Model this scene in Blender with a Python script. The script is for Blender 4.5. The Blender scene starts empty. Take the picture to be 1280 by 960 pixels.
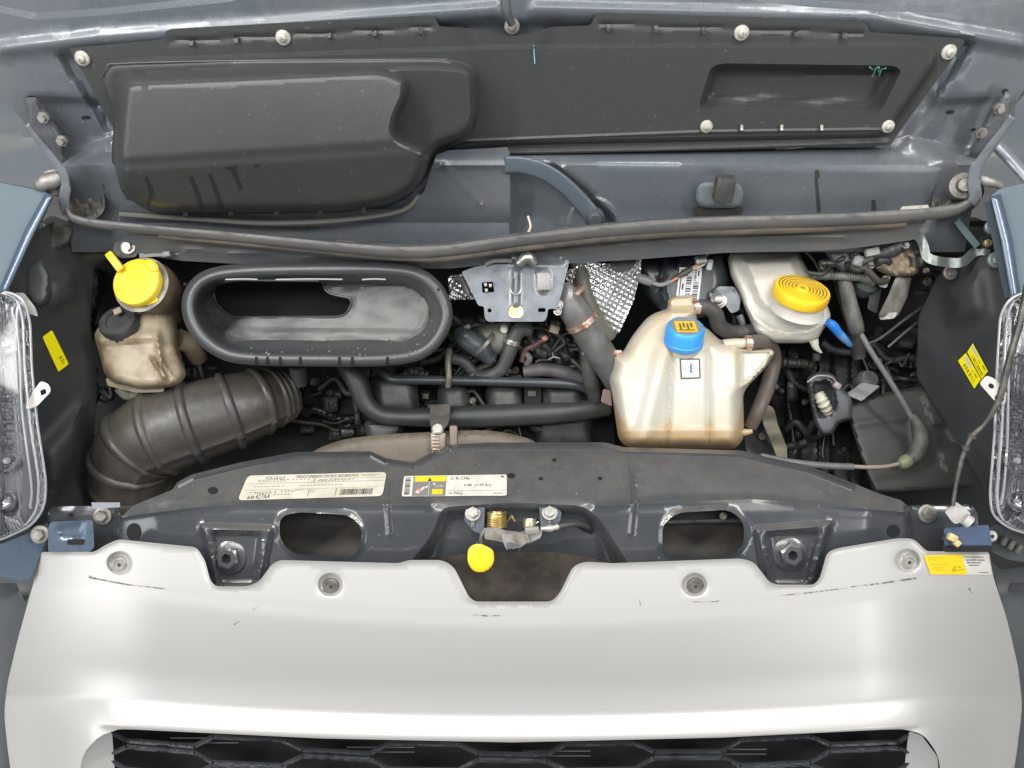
import bpy, bmesh, math, random
import numpy as np
from mathutils import Vector, Matrix
from mathutils.geometry import delaunay_2d_cdt
random.seed(7)
SC = bpy.context.scene
COL = SC.collection

# ------------------------------------------------------------------ camera
FPX = 967.0                                  # focal length in photograph pixels (1280 x 960)
PITCH = math.radians(40.0)                   # looking down into the bay
CAM = np.array((0.0, -0.73, 2.09))
RT = np.array((1.0, 0.0, 0.0))
FW = np.array((0.0, math.cos(PITCH), -math.sin(PITCH)))
UPV = np.array((0.0, math.sin(PITCH), math.cos(PITCH)))
cd = bpy.data.cameras.new('camera')
cd.sensor_width = 36.0
cd.lens = 36.0 * FPX / 1280.0
cd.clip_start, cd.clip_end = 0.01, 60.0
camera = bpy.data.objects.new('camera', cd)
camera.location = CAM
camera.rotation_euler = (math.pi / 2 - PITCH, 0, 0)
COL.objects.link(camera)
SC.camera = camera

# ------------------------------------------------------------------ light: a workshop with ceiling lamps
world = bpy.data.worlds.new('World')
SC.world = world
world.use_nodes = True
bg = world.node_tree.nodes['Background']
bg.inputs[0].default_value = (0.93, 0.97, 1.0, 1)
bg.inputs[1].default_value = 0.26

def area(name, loc, target, sx, sy, power, color=(1, 1, 1)):
    l = bpy.data.lights.new(name, 'AREA')
    l.shape = 'RECTANGLE'
    l.size, l.size_y, l.energy, l.color = sx, sy, power, color
    o = bpy.data.objects.new(name, l)
    o.location = loc
    o.rotation_euler = (Vector(target) - Vector(loc)).to_track_quat('-Z', 'Y').to_euler()
    COL.objects.link(o)
    return o
area('ceiling_lamp', (-1.35, -0.75, 3.3), (-0.3, 0.15, 1.1), 0.22, 2.4, 74, (1.0, 0.99, 0.97))
area('ceiling_lamp', (1.25, -0.6, 3.3), (0.3, 0.15, 1.1), 0.22, 2.4, 52, (1.0, 0.99, 0.97))
area('ceiling_lamp', (-0.1, -1.7, 3.4), (0.0, 0.1, 1.1), 2.4, 0.5, 44, (1.0, 0.985, 0.96))
area('workshop_window', (-4.6, -3.2, 1.8), (-0.3, 0.1, 1.2), 2.6, 2.2, 60, (0.97, 0.99, 1.0))
area('workshop_window', (3.0, -4.4, 1.6), (0.3, 0.1, 1.2), 0.6, 2.6, 34, (1.0, 0.99, 0.96))

vs = SC.view_settings
vs.view_transform = 'Standard'
vs.look = 'None'
vs.exposure = 0.0
vs.gamma = 1.0
vs.use_curve_mapping = False
SC.cycles.use_denoising = True
SC.cycles.max_bounces = 8

# ------------------------------------------------------------------ helpers: geometry
def W(px, py, d):
    """world point that the photograph shows at pixel px, py, lying d metres deep"""
    return CAM + (px - 640.0) / FPX * d * RT - (py - 480.0) / FPX * d * UPV + d * FW
def Wn(px, py, d):
    px, py, d = np.broadcast_arrays(np.asarray(px, float), np.asarray(py, float), np.asarray(d, float))
    return CAM + ((px - 640.0) / FPX * d)[:, None] * RT - ((py - 480.0) / FPX * d)[:, None] * UPV + d[:, None] * FW
def m(px, d=1.28):
    return px * d / FPX
def plane(p0, n):
    """depth function of a flat surface through world point p0 with normal n"""
    p0, n = np.array(p0, float), np.array(n, float)
    def f(px, py):
        rx, ry = (np.asarray(px, float) - 640) / FPX, -(np.asarray(py, float) - 480) / FPX
        den = n @ FW + rx * (n @ RT) + ry * (n @ UPV)
        return (n @ (p0 - CAM)) / den
    return f
def const(d):
    return lambda px, py: np.full(np.shape(px), float(d))
def lin(p, q, r):
    """depth function through three (px, py, d)"""
    A = np.array([[p[0], p[1], 1], [q[0], q[1], 1], [r[0], r[1], 1]], float)
    a, b, c = np.linalg.solve(A, np.array([1 / p[2], 1 / q[2], 1 / r[2]]))
    return lambda px, py: 1 / (a * np.asarray(px, float) + b * np.asarray(py, float) + c)
def sst(x):
    x = np.clip(x, 0, 1)
    return x * x * (3 - 2 * x)
def sdf(poly, px, py):
    """signed distance in pixels to a polygon, negative inside"""
    P = np.array(poly, float)
    Q = np.roll(P, -1, 0)
    px, py = np.asarray(px, float), np.asarray(py, float)
    best = np.full(px.shape, 1e18)
    ins = np.zeros(px.shape, bool)
    for (ax, ay), (bx, by) in zip(P, Q):
        ex, ey = bx - ax, by - ay
        t = np.clip(((px - ax) * ex + (py - ay) * ey) / (ex * ex + ey * ey + 1e-12), 0, 1)
        best = np.minimum(best, (px - ax - t * ex) ** 2 + (py - ay - t * ey) ** 2)
        if ay != by:
            c = ((ay > py) != (by > py)) & (px < (bx - ax) * (py - ay) / (by - ay) + ax)
            ins ^= c
    return np.where(ins, -1, 1) * np.sqrt(best)
def dline(pts, px, py):
    """distance in pixels to an open polyline"""
    px, py = np.asarray(px, float), np.asarray(py, float)
    best = np.full(px.shape, 1e18)
    for (ax, ay), (bx, by) in zip(pts[:-1], pts[1:]):
        ex, ey = bx - ax, by - ay
        t = np.clip(((px - ax) * ex + (py - ay) * ey) / (ex * ex + ey * ey + 1e-12), 0, 1)
        best = np.minimum(best, (px - ax - t * ex) ** 2 + (py - ay - t * ey) ** 2)
    return np.sqrt(best)
def step(poly, w, h):
    """a stamped region: h metres towards the viewer inside poly, over a slope w pixels wide"""
    return lambda px, py: h * sst(-sdf(poly, px, py) / w)
def dome(poly, w, h):
    def f(px, py):
        t = np.clip(-sdf(poly, px, py) / w, 0, 1)
        return h * np.sqrt(np.maximum(0, 1 - (1 - t) ** 2))
    return f
def bead(pts, w, h):
    return lambda px, py: h * sst(1 - dline(pts, px, py) / w)
def add(*fs):
    return lambda px, py: sum(f(px, py) for f in fs)
def over(base, *rel):
    """a depth function with reliefs that rise towards the viewer"""
    return lambda px, py: base(px, py) - sum(f(px, py) for f in rel)
def ell(cx, cy, rx, ry, n=24, rot=0):
    c, s = math.cos(math.radians(rot)), math.sin(math.radians(rot))
    out = []
    for k in range(n):
        a = 2 * math.pi * k / n
        x, y = rx * math.cos(a), ry * math.sin(a)
        out.append((cx + x * c - y * s, cy + x * s + y * c))
    return out
def rnd(poly, r, n=5):
    """polygon with its corners rounded"""
    out, N = [], len(poly)
    for i in range(N):
        p, a, b = Vector(poly[i][:2]), Vector(poly[i - 1][:2]), Vector(poly[(i + 1) % N][:2])
        u, v = a - p, b - p
        rr = poly[i][2] if len(poly[i]) > 2 else r
        q = min(rr, u.length * 0.48, v.length * 0.48)
        if q < 0.2:
            out.append((p.x, p.y)); continue
        s, e = p + u.normalized() * q, p + v.normalized() * q
        for k in range(n + 1):
            t = k / n
            w_ = s * (1 - t) ** 2 + p * 2 * t * (1 - t) + e * t * t
            out.append((w_.x, w_.y))
    return out
def catmull(pts, n=8, closed=False):
    P = [np.array(p, float) for p in pts]
    N = len(P)
    out = []
    rng = range(N) if closed else range(N - 1)
    for i in rng:
        if closed:
            a, b, c, d = P[i - 1], P[i], P[(i + 1) % N], P[(i + 2) % N]
        else:
            b, c = P[i], P[i + 1]
            a = P[i - 1] if i else 2 * b - c
            d = P[i + 2] if i + 2 < N else 2 * c - b
        for k in range(n):
            t = k / n
            out.append(0.5 * ((2 * b) + (c - a) * t + (2 * a - 5 * b + 4 * c - d) * t * t + (3 * b - a - 3 * c + d) * t ** 3))
    if not closed:
        out.append(P[-1])
    return out
def resample(poly, stepp):
    out, N = [], len(poly)
    for i in range(N):
        a, b = np.array(poly[i], float), np.array(poly[(i + 1) % N], float)
        k = max(1, int(math.ceil(np.linalg.norm(b - a) / stepp)))
        for j in range(k):
            out.append(tuple(a + (b - a) * j / k))
    return out

class MB:
    """collects faces; build() links them as ONE mesh object"""
    def __init__(s):
        s.v, s.f, s.mi = [], [], []
    def faces(s, verts, faces, mi=0):
        o = len(s.v)
        s.v.extend([tuple(map(float, p)) for p in verts])
        for f in faces:
            s.f.append(tuple(o + i for i in f)); s.mi.append(mi)
        return s
    # ---- sheets with relief, clean outline and thickness
    def sheet(s, outer, depth, holes=(), res=6, thick=0.002, back=None, mi=0, extra=(), lines=(), ring=()):
        outer = resample(outer, res)
        holes = [resample(h, res) for h in holes]
        pts, edges = [], []
        for loop in [outer] + holes:
            o = len(pts)
            pts += loop
            edges += [(o + i, o + (i + 1) % len(loop)) for i in range(len(loop))]
        A = np.array(outer)
        gx, gy = np.meshgrid(np.arange(A[:, 0].min() + res * .5, A[:, 0].max(), res), np.arange(A[:, 1].min() + res * .5, A[:, 1].max(), res))
        gx = gx + (np.arange(gx.shape[0]) % 2)[:, None] * res * .5
        gx, gy = gx.ravel(), gy.ravel()
        k = sdf(outer, gx, gy) < -0.5 * res
        for h in holes:
            k &= sdf(h, gx, gy) > 0.5 * res
        ex = list(extra)
        for ln, w in lines:                          # finer points along pressed beads and creases
            q = resample([tuple(p[:2]) for p in ln], 2.2)[:-1] if len(ln) > 2 else resample([tuple(p[:2]) for p in ln], 2.2)
            q = np.array(q); q = q[dline([tuple(p[:2]) for p in ln], q[:, 0], q[:, 1]) < 0.4]
            t = np.gradient(q, axis=0); t /= np.linalg.norm(t, axis=1)[:, None] + 1e-9
            for o in (-w, -w / 2, 0, w / 2, w):
                ex += [tuple(p) for p in q + o * np.stack([t[:, 1], -t[:, 0]], 1)]
        for ln, ws in ring:                          # finer points inside a closed outline
            q = np.array(resample(ln, 2.4)); t = np.roll(q, -1, 0) - np.roll(q, 1, 0); t /= np.linalg.norm(t, axis=1)[:, None] + 1e-9
            for o in ws:
                for sg in (1, -1):
                    c_ = q + sg * o * np.stack([t[:, 1], -t[:, 0]], 1)
                    dd_ = -sdf(ln, c_[:, 0], c_[:, 1])
                    ex += [tuple(p) for p, z in zip(c_, dd_) if abs(z - o) < 0.25]
        if ex:
            E = np.array(ex); kk = sdf(outer, E[:, 0], E[:, 1]) < -0.3
            for h in holes: kk &= sdf(h, E[:, 0], E[:, 1]) > 0.3
            E = E[kk]
            # drop grid points that sit too close to the finer ones
            cell = {(int(x // 2.4), int(y // 2.4)) for x, y in E}
            G = [(x, y) for x, y in zip(gx[k], gy[k]) if not any((int(x // 2.4) + i, int(y // 2.4) + j) in cell for i in (-1, 0, 1) for j in (-1, 0, 1))]
            seen = set(); E2 = []
            for x, y in E:
                c_ = (round(x / 0.9), round(y / 0.9))
                if c_ not in seen: seen.add(c_); E2.append((x, y))
            pts += G + E2
        else:
            pts += list(zip(gx[k], gy[k]))
        vv, _, ff, *_ = delaunay_2d_cdt([Vector((float(x), float(y))) for x, y in pts], edges, [], 0, 1e-5, False)
        V = np.array([(p.x, p.y) for p in vv])
        F = np.array([tuple(f) for f in ff if len(f) == 3], int)
        c = V[F].mean(1)
        keep = sdf(outer, c[:, 0], c[:, 1]) < 0
        for h in holes:
            keep &= sdf(h, c[:, 0], c[:, 1]) > 0
        F = F[keep]
        e1, e2 = V[F[:, 1]] - V[F[:, 0]], V[F[:, 2]] - V[F[:, 0]]
        ar = e1[:, 0] * e2[:, 1] - e1[:, 1] * e2[:, 0]
        F = F[np.abs(ar) > 1e-6]; ar = ar[np.abs(ar) > 1e-6]
        F[ar > 0] = F[ar > 0][:, ::-1]
        D = depth(V[:, 0], V[:, 1])
        P = Wn(V[:, 0], V[:, 1], D)
        s.faces(P, F, mi)
        if thick or back is not None:
            DB = np.maximum(back(V[:, 0], V[:, 1]), D + 5e-4) if back is not None else D + thick
            B = Wn(V[:, 0], V[:, 1], DB)
            s.faces(B, F[:, ::-1], mi)
            cnt = {}
            for t in F:
                for a, b in ((t[0], t[1]), (t[1], t[2]), (t[2], t[0])):
                    cnt[(a, b)] = 1
            be = [(a, b) for (a, b) in cnt if (b, a) not in cnt]
            for a, b in be:
                s.faces([P[a], P[b], B[b], B[a]], [(1, 0, 3, 2)], mi)
        return s
    # ---- round tubes
    def tube(s, pts, r, seg=12, n=8, mi=0, smooth=True, flat=None, cap=True, rfun=None, world=False):
        Q = [tuple(p) if world else tuple(W(*p[:3])) for p in pts]
        rr = r if isinstance(r, (list, tuple)) else [r] * len(Q)
        if not world:
            rr = [a * p[2] / FPX for a, p in zip(rr, pts)]
        X = [np.array(q + (a,)) for q, a in zip(Q, rr)]
        C = catmull(X, n) if smooth and len(X) > 2 else X
        P = np.array([c[:3] for c in C]); R = np.array([c[3] for c in C])
        L = len(P)
        T = np.gradient(P, axis=0)
        T /= np.linalg.norm(T, axis=1)[:, None] + 1e-12
        nrm = np.cross(T[0], (-FW))
        if np.linalg.norm(nrm) < 1e-3: nrm = np.cross(T[0], RT)
        nrm /= np.linalg.norm(nrm)
        verts, faces = [], []
        for i in range(L):
            nrm = nrm - T[i] * (nrm @ T[i]); nrm /= np.linalg.norm(nrm)
            b = np.cross(T[i], nrm)
            for k in range(seg):
                a = 2 * math.pi * k / seg
                fa, fb = (1, 1) if flat is None else flat
                q = R[i] * (rfun(i / (L - 1), a) if rfun else 1)
                verts.append(P[i] + q * (math.cos(a) * nrm * fa + math.sin(a) * b * fb))
        for i in range(L - 1):
            for k in range(seg):
                j = (k + 1) % seg
                faces.append((i * seg + k, i * seg + j, (i + 1) * seg + j, (i + 1) * seg + k))
        if cap:
            faces.append(tuple(range(seg))[::-1]); faces.append(tuple((L - 1) * seg + k for k in range(seg)))
        return s.faces(verts, faces, mi)
    # ---- lathed shapes; profile in metres (radius, height along axis)
    def lathe(s, c, axis, prof, seg=28, mi=0, mis=None, flut=0, spin=0):
        ax = np.array(axis, float); ax /= np.linalg.norm(ax)
        u = np.cross(ax, RT if abs(ax @ RT) < 0.9 else UPV); u /= np.linalg.norm(u)
        w = np.cross(ax, u)
        c = np.array(c, float)
        verts, L = [], len(prof)
        for i, (r, h) in enumerate(prof):
            for k in range(seg):
                a = 2 * math.pi * k / seg + spin
                q = r * (1 + (flut if (k % 2) else 0) * (1 if 0 < i < L - 1 else 0))
                verts.append(c + ax * h + q * (math.cos(a) * u + math.sin(a) * w))
        for i in range(L - 1):
            s.faces([], [])
        o = len(s.v)
        s.v.extend([tuple(map(float, p)) for p in verts])
        for i in range(L - 1):
            for k in range(seg):
                j = (k + 1) % seg
                s.f.append((o + i * seg + k, o + i * seg + j, o + (i + 1) * seg + j, o + (i + 1) * seg + k)); s.mi.append(mis[i] if mis else mi)
        if prof[0][0] > 1e-6:
            s.f.append(tuple(o + k for k in range(seg))[::-1]); s.mi.append(mis[0] if mis else mi)
        if prof[-1][0] > 1e-6:
            s.f.append(tuple(o + (L - 1) * seg + k for k in range(seg))); s.mi.append(mis[-1] if mis else mi)
        return s
    # ---- bevelled boxes
    def box(s, c, size, axes=None, bevel=0.0, mi=0, seg=2):
        bm = bmesh.new()
        bmesh.ops.create_cube(bm, size=1.0)
        for v in bm.verts:
            v.co = Vector((v.co.x * size[0], v.co.y * size[1], v.co.z * size[2]))
        if bevel:
            bmesh.ops.bevel(bm, geom=bm.edges[:], offset=bevel, segments=seg, affect='EDGES', profile=0.5)
        A = np.array(axes if axes is not None else np.eye(3), float)
        bm.verts.ensure_lookup_table()
        V = [np.array(c) + A[0] * v.co.x + A[1] * v.co.y + A[2] * v.co.z for v in bm.verts]
        bm.verts.index_update()
        F = [tuple(v.index for v in f.verts) for f in bm.faces]
        bm.free()
        if np.dot(np.cross(A[0], A[1]), A[2]) < 0:
            F = [f[::-1] for f in F]
        return s.faces(V, F, mi)
    def build(s, name, mats, parent=None, angle=38, smooth=True):
        me = bpy.data.meshes.new(name)
        root = parent
        while root is not None and root.parent is not None:
            root = root.parent
        off = np.array(root.location) if root is not None else np.zeros(3)
        me.from_pydata((np.array(s.v) - off).tolist(), [], s.f)
        mats = mats if isinstance(mats, (list, tuple)) else [mats]
        for a in mats:
            me.materials.append(a)
        me.polygons.foreach_set('material_index', s.mi)
        me.polygons.foreach_set('use_smooth', [smooth] * len(s.f))
        me.update()
        if smooth and angle:
            me.set_sharp_from_angle(angle=math.radians(angle))
        o = bpy.data.objects.new(name, me)
        COL.objects.link(o)
        if parent is not None:
            o.parent = parent
        return o

NV = -FW                                         # towards the camera side, along the bay's opening normal
ZUP = np.array((0, 0, 1.0))
def frame(rot=0, tilt=0, yaw=0):
    """axes (right, up, out) facing along the bay's opening, turned rot degrees in its plane and tilted"""
    M = Matrix((tuple(RT), tuple(UPV), tuple(NV)))
    r = Matrix.Rotation(math.radians(rot), 3, Vector(NV))
    t = Matrix.Rotation(math.radians(tilt), 3, Vector(RT))
    y = Matrix.Rotation(math.radians(yaw), 3, Vector(UPV))
    return [np.array(t @ y @ r @ Vector(a)) for a in (RT, UPV, NV)]
def thing(name, label, cat, loc, group=None):
    o = bpy.data.objects.new(name, None)
    o.empty_display_size = 0.05
    o.location = tuple(map(float, loc))
    COL.objects.link(o)
    o['label'], o['category'] = label, cat
    if group: o['group'] = group
    return o
def lab(o, text):
    o['label'] = text
    return o

# ------------------------------------------------------------------ helpers: flat print
_txt = {}
def text_mesh(body):
    if body in _txt: return _txt[body]
    cu = bpy.data.curves.new('lettering', 'FONT')
    cu.body, cu.resolution_u = body, 2
    ob = bpy.data.objects.new('lettering', cu)
    COL.objects.link(ob)
    dg = bpy.context.evaluated_depsgraph_get()
    me = bpy.data.meshes.new_from_object(ob.evaluated_get(dg))
    V = np.array([v.co[:2] for v in me.vertices]); F = [tuple(p.vertices) for p in me.polygons]
    bpy.data.objects.remove(ob); bpy.data.curves.remove(cu); bpy.data.meshes.remove(me)
    V -= V.min(0); V /= V.max(0)
    _txt[body] = (V, F)
    return V, F
def sticker(name, quad, dfn, mats, elems, parent, lift=0.0006, radius=0.0, nu=14, nv=5):
    """a label stuck on a surface: quad = 4 pixel corners (tl, tr, br, bl); elems in 0..1 across and down"""
    q = np.array(quad, float)
    mb = MB()
    def mp(uv):
        uv = np.array(uv, float); u, v = uv[:, :1], uv[:, 1:2]
        return (q[0] * (1 - u) + q[1] * u) * (1 - v) + (q[3] * (1 - u) + q[2] * u) * v
    def put(uv, faces, mi, k):
        P = mp(uv); D = dfn(P[:, 0], P[:, 1]) - lift - 0.00025 * k
        P3 = Wn(P[:, 0], P[:, 1], D)
        F = []
        for f in faces:
            a, b, c = P[f[0]], P[f[1]], P[f[2]]
            z = (b[0] - a[0]) * (c[1] - a[1]) - (b[1] - a[1]) * (c[0] - a[0])
            F.append(f if z < 0 else f[::-1])
        mb.faces(P3, F, mi)
    def grid(u0, v0, u1, v1, mi, k, a, b):
        uv = [(u0 + (u1 - u0) * i / a, v0 + (v1 - v0) * j / b) for j in range(b + 1) for i in range(a + 1)]
        put(uv, [(j * (a + 1) + i, j * (a + 1) + i + 1, (j + 1) * (a + 1) + i + 1, (j + 1) * (a + 1) + i) for j in range(b) for i in range(a)], mi, k)
    def slab():
        if radius:
            ax = np.linalg.norm(q[1] - q[0]); ay = np.linalg.norm(q[3] - q[0])
            loop = rnd([(0, 0), (ax, 0), (ax, ay), (0, ay)], radius, 4)
            loop = resample(loop, ax / nu)
            uv = [(x / ax, y / ay) for x, y in loop]
            cx = [(i / nu, j / nv) for i in range(1, nu) for j in range(1, nv)]
            vv, _, ff, *_ = delaunay_2d_cdt([Vector(p) for p in uv + cx], [], [], 0, 1e-6, False)
            put([tuple(v) for v in vv], [tuple(f) for f in ff], 0, 0)
        else:
            grid(0, 0, 1, 1, 0, 0, nu, nv)
    slab()
    for e in elems:
        if e[0] == 'r':
            grid(e[1], e[2], e[3], e[4], e[5], e[6] if len(e) > 6 else 1, max(1, int(math.ceil(nu * (e[3] - e[1])))), max(1, int(math.ceil(nv * (e[4] - e[2])))))
        elif e[0] == 'p':
            put(e[1], [tuple(range(len(e[1])))], e[2], e[3] if len(e) > 3 else 2)
        elif e[0] == 't':
            V, F = text_mesh(e[1])
            u0, v0, w, h = e[2:6]
            sh = e[7] if len(e) > 7 else 0
            put([(u0 + x * w + sh * y, v0 + (1 - y) * h) for x, y in V], F, e[6], 2)
    # a thin paper edge
    return mb.build(name, mats, parent, angle=0)
def bars(u0, v0, u1, v1, n, mi, vertical=True, seed=1):
    rg = random.Random(seed); out = []
    L = (u1 - u0) if vertical else (v1 - v0)
    x = 0.0
    while x < 1:
        w = rg.choice((.35, .6, 1.0)) / n; g = rg.choice((.3, .5, .8)) / n
        a, b = x, min(1, x + w)
        out.append(('r', u0 + a * L, v0, u0 + b * L, v1, mi, 2) if vertical else ('r', u0, v0 + a * L, u1, v0 + b * L, mi, 2))
        x += w + g
    return out

def words_row(u, v, w, h, n, mi, seed):
    """a line of print too small to read: short strokes in word-like clusters"""
    rg = random.Random(seed); out = []
    x = 0.0
    for k in range(n):
        L = w / n * 0.84; c = max(3, int(L / 0.014)); x0 = u + k * w / n
        for j in range(c):
            hh = h * rg.uniform(.6, 1.0)
            out.append(('r', x0 + L * j / c, v + h - hh, x0 + L * (j + .62) / c, v + h, mi, 2))
    return out

# ------------------------------------------------------------------ helpers: materials
def M(name, col, rough=0.5, metal=0.0, col2=None, nscale=18.0, lo=0.4, hi=0.65, bump=0.0, bscale=300.0,
      dust=None, damt=0.6, coat=0.0, spec=0.5, sss=0.0, trans=0.0, rvar=0.0, stretch=None, speck=None, alpha=1.0):
    mt = bpy.data.materials.new(name)
    mt.use_nodes = True
    nt = mt.node_tree; N, L = nt.nodes, nt.links
    b = N['Principled BSDF']
    b.inputs['Roughness'].default_value = rough
    b.inputs['Metallic'].default_value = metal
    b.inputs['Specular IOR Level'].default_value = spec
    b.inputs['Coat Weight'].default_value = coat
    b.inputs['Coat Roughness'].default_value = 0.12
    b.inputs['Transmission Weight'].default_value = trans
    b.inputs['Alpha'].default_value = alpha
    if sss:
        b.inputs['Subsurface Weight'].default_value = sss
        b.inputs['Subsurface Radius'].default_value = (0.02, 0.014, 0.008)
        b.inputs['Subsurface Scale'].default_value = 0.6
    tc = N.new('ShaderNodeTexCoord'); vec = tc.outputs['Object']
    if stretch:
        mp = N.new('ShaderNodeMapping'); mp.inputs['Scale'].default_value = stretch
        L.new(vec, mp.inputs['Vector']); svec = mp.outputs['Vector']
    else:
        svec = vec
    def noise(scale, detail=6, v=None, ro=0.6):
        n = N.new('ShaderNodeTexNoise'); n.inputs['Scale'].default_value = scale
        n.inputs['Detail'].default_value = detail; n.inputs['Roughness'].default_value = ro
        L.new(v or svec, n.inputs['Vector']); return n.outputs['Fac']
    def rng(x, a, c, lo_=0.0, hi_=1.0):
        r = N.new('ShaderNodeMapRange'); r.inputs['From Min'].default_value = a; r.inputs['From Max'].default_value = c
        r.inputs['To Min'].default_value = lo_; r.inputs['To Max'].default_value = hi_
        r.interpolation_type = 'SMOOTHSTEP'; L.new(x, r.inputs['Value']); return r.outputs['Result']
    def mix(fac, a, c):
        x = N.new('ShaderNodeMix'); x.data_type = 'RGBA'
        L.new(fac, x.inputs['Factor'])
        for s_, v_ in ((x.inputs[6], a), (x.inputs[7], c)):
            if isinstance(v_, tuple): s_.default_value = v_ + (1,) if len(v_) == 3 else v_
            else: L.new(v_, s_)
        return x.outputs[2]
    c = tuple(col)
    if col2 is not None:
        c = mix(rng(noise(nscale), lo, hi), tuple(col), tuple(col2))
    if speck is not None:
        c = mix(rng(noise(speck[1], 2, vec), speck[2], speck[2] + 0.03), c, tuple(speck[0]))
    if dust is not None:
        g = N.new('ShaderNodeNewGeometry'); sp = N.new('ShaderNodeSeparateXYZ')
        L.new(g.outputs['Normal'], sp.inputs[0])
        up = rng(sp.outputs['Z'], 0.55, 0.95)
        ns = rng(noise(35, 8, vec, 0.7), 0.3, 0.7, 0.35 * damt, damt)
        mu = N.new('ShaderNodeMath'); mu.operation = 'MULTIPLY'
        L.new(up, mu.inputs[0]); L.new(ns, mu.inputs[1])
        c = mix(mu.outputs[0], c, tuple(dust))
        ad = N.new('ShaderNodeMath'); ad.operation = 'MULTIPLY_ADD'
        L.new(mu.outputs[0], ad.inputs[0]); ad.inputs[1].default_value = 0.4; ad.inputs[2].default_value = rough
        L.new(ad.outputs[0], b.inputs['Roughness'])
    if isinstance(c, tuple): b.inputs['Base Color'].default_value = c + (1,)
    else: L.new(c, b.inputs['Base Color'])
    if rvar and dust is None:
        L.new(rng(noise(60, 6, vec), 0.3, 0.7, max(0.02, rough - rvar), rough + rvar), b.inputs['Roughness'])
    if bump:
        bp = N.new('ShaderNodeBump'); bp.inputs['Strength'].default_value = bump; bp.inputs['Distance'].default_value = 0.0015
        L.new(noise(bscale, 4, vec), bp.inputs['Height']); L.new(bp.outputs[0], b.inputs['Normal'])
    return mt
# ------------------------------------------------------------------ materials
hood_paint = M('hood_paint', (0.090, 0.103, 0.120), 0.33, 0.15, (0.112, 0.122, 0.135), 6, coat=0.25, bump=0.05, bscale=500, rvar=0.08, speck=((0.35, 0.36, 0.37), 220, 0.735))
body_paint = M('body_paint', (0.055, 0.085, 0.125), 0.3, 0.3, (0.07, 0.10, 0.14), 9, coat=0.5, rvar=0.06)
fender_paint = M('fender_paint', (0.095, 0.127, 0.148), 0.55, 0.0, (0.105, 0.137, 0.158), 5, coat=0.0, spec=0.2)
support_paint = M('support_paint', (0.058, 0.064, 0.074), 0.22, 0.3, (0.078, 0.081, 0.087), 8, dust=(0.120, 0.110, 0.096), damt=0.62, coat=0.8, bump=0.12, bscale=420, speck=((0.30, 0.27, 0.22), 160, 0.72))
silver = M('silver_paint', (0.485, 0.476, 0.462), 0.38, 0.4, (0.475, 0.465, 0.45), 1.2, coat=0.15, bump=0.015, bscale=1500, speck=((0.33, 0.31, 0.28), 95, 0.795))
liner_black = M('liner_plastic', (0.037, 0.039, 0.039), 0.36, 0, (0.034, 0.035, 0.034), 3, bump=0.3, bscale=1300, rvar=0.02, speck=((0.085, 0.082, 0.076), 170, 0.69))
duct_black = M('duct_plastic', (0.038, 0.039, 0.040), 0.32, 0, (0.035, 0.035, 0.034), 3, bump=0.25, bscale=1400, rvar=0.02, speck=((0.09, 0.087, 0.08), 180, 0.69))
funnel_black = M('funnel_plastic', (0.042, 0.044, 0.048), 0.30, 0, (0.050, 0.051, 0.054), 6, bump=0.2, bscale=1100, rvar=0.03)
rubber = M('rubber', (0.035, 0.036, 0.038), 0.62, 0, (0.075, 0.070, 0.062), 24, bump=0.15, bscale=500)
seal_grey = M('seal_rubber', (0.066, 0.065, 0.066), 0.45, 0, (0.088, 0.082, 0.076), 9, bump=0.2, bscale=300, rvar=0.1)
dark = M('dark_metal', (0.022, 0.024, 0.027), 0.55, 0.1, (0.045, 0.045, 0.043), 20, bump=0.2, bscale=200)
void = M('grimy_shade_black', (0.010, 0.011, 0.012), 0.8, 0, (0.018, 0.018, 0.018), 12, bump=0.2, bscale=90)  # near-black with slight grime; the dark of the deep bay is put into the colour
apron_mat = M('apron_plastic', (0.026, 0.028, 0.031), 0.6, 0, (0.040, 0.040, 0.040), 10, bump=0.3, bscale=260)
bumper_grey = M('bumper_plastic', (0.045, 0.052, 0.058), 0.5, 0, (0.06, 0.066, 0.07), 8, bump=0.2, bscale=800)
zinc = M('zinc_plate', (0.155, 0.168, 0.185), 0.38, 0.5, (0.11, 0.12, 0.135), 22, rvar=0.12, bump=0.05, bscale=200)
steel = M('bolt_steel', (0.42, 0.41, 0.38), 0.38, 0.8, (0.28, 0.265, 0.24), 60, rvar=0.1)
dull_steel = M('dull_steel', (0.30, 0.295, 0.28), 0.5, 0.7, (0.20, 0.18, 0.15), 50, rvar=0.12, bump=0.1)
white_clip = M('white_clip', (0.44, 0.43, 0.385), 0.5, 0, (0.30, 0.285, 0.245), 80)
copper = M('copper_clamp', (0.62, 0.36, 0.26), 0.35, 0.85, (0.75, 0.60, 0.52), 60, rvar=0.1)
gold_zinc = M('gold_zinc', (0.46, 0.34, 0.12), 0.32, 0.85, (0.66, 0.55, 0.30), 70)
yellow = M('yellow_plastic', (0.72, 0.50, 0.010), 0.45, 0, (0.74, 0.53, 0.035), 30, rvar=0.08)
yellow_dirty = M('dirty_yellow_plastic', (0.84, 0.54, 0.02), 0.42, 0, (0.62, 0.38, 0.03), 28, lo=0.5, hi=0.75, bump=0.1)
lemon = M('lemon_paper', (0.86, 0.76, 0.0), 0.45)
yellow_ink = M('yellow_paper', (0.70, 0.46, 0.01), 0.5)
ink = M('black_ink', (0.03, 0.028, 0.026), 0.5)
ink_soft = M('faded_ink', (0.16, 0.15, 0.13), 0.6)
ink_yellow = M('ink_on_yellow', (0.38, 0.27, 0.0), 0.6)
ink_blue = M('blue_ink', (0.06, 0.09, 0.42), 0.5)
ink_red = M('red_ink', (0.52, 0.16, 0.12), 0.5)
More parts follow.
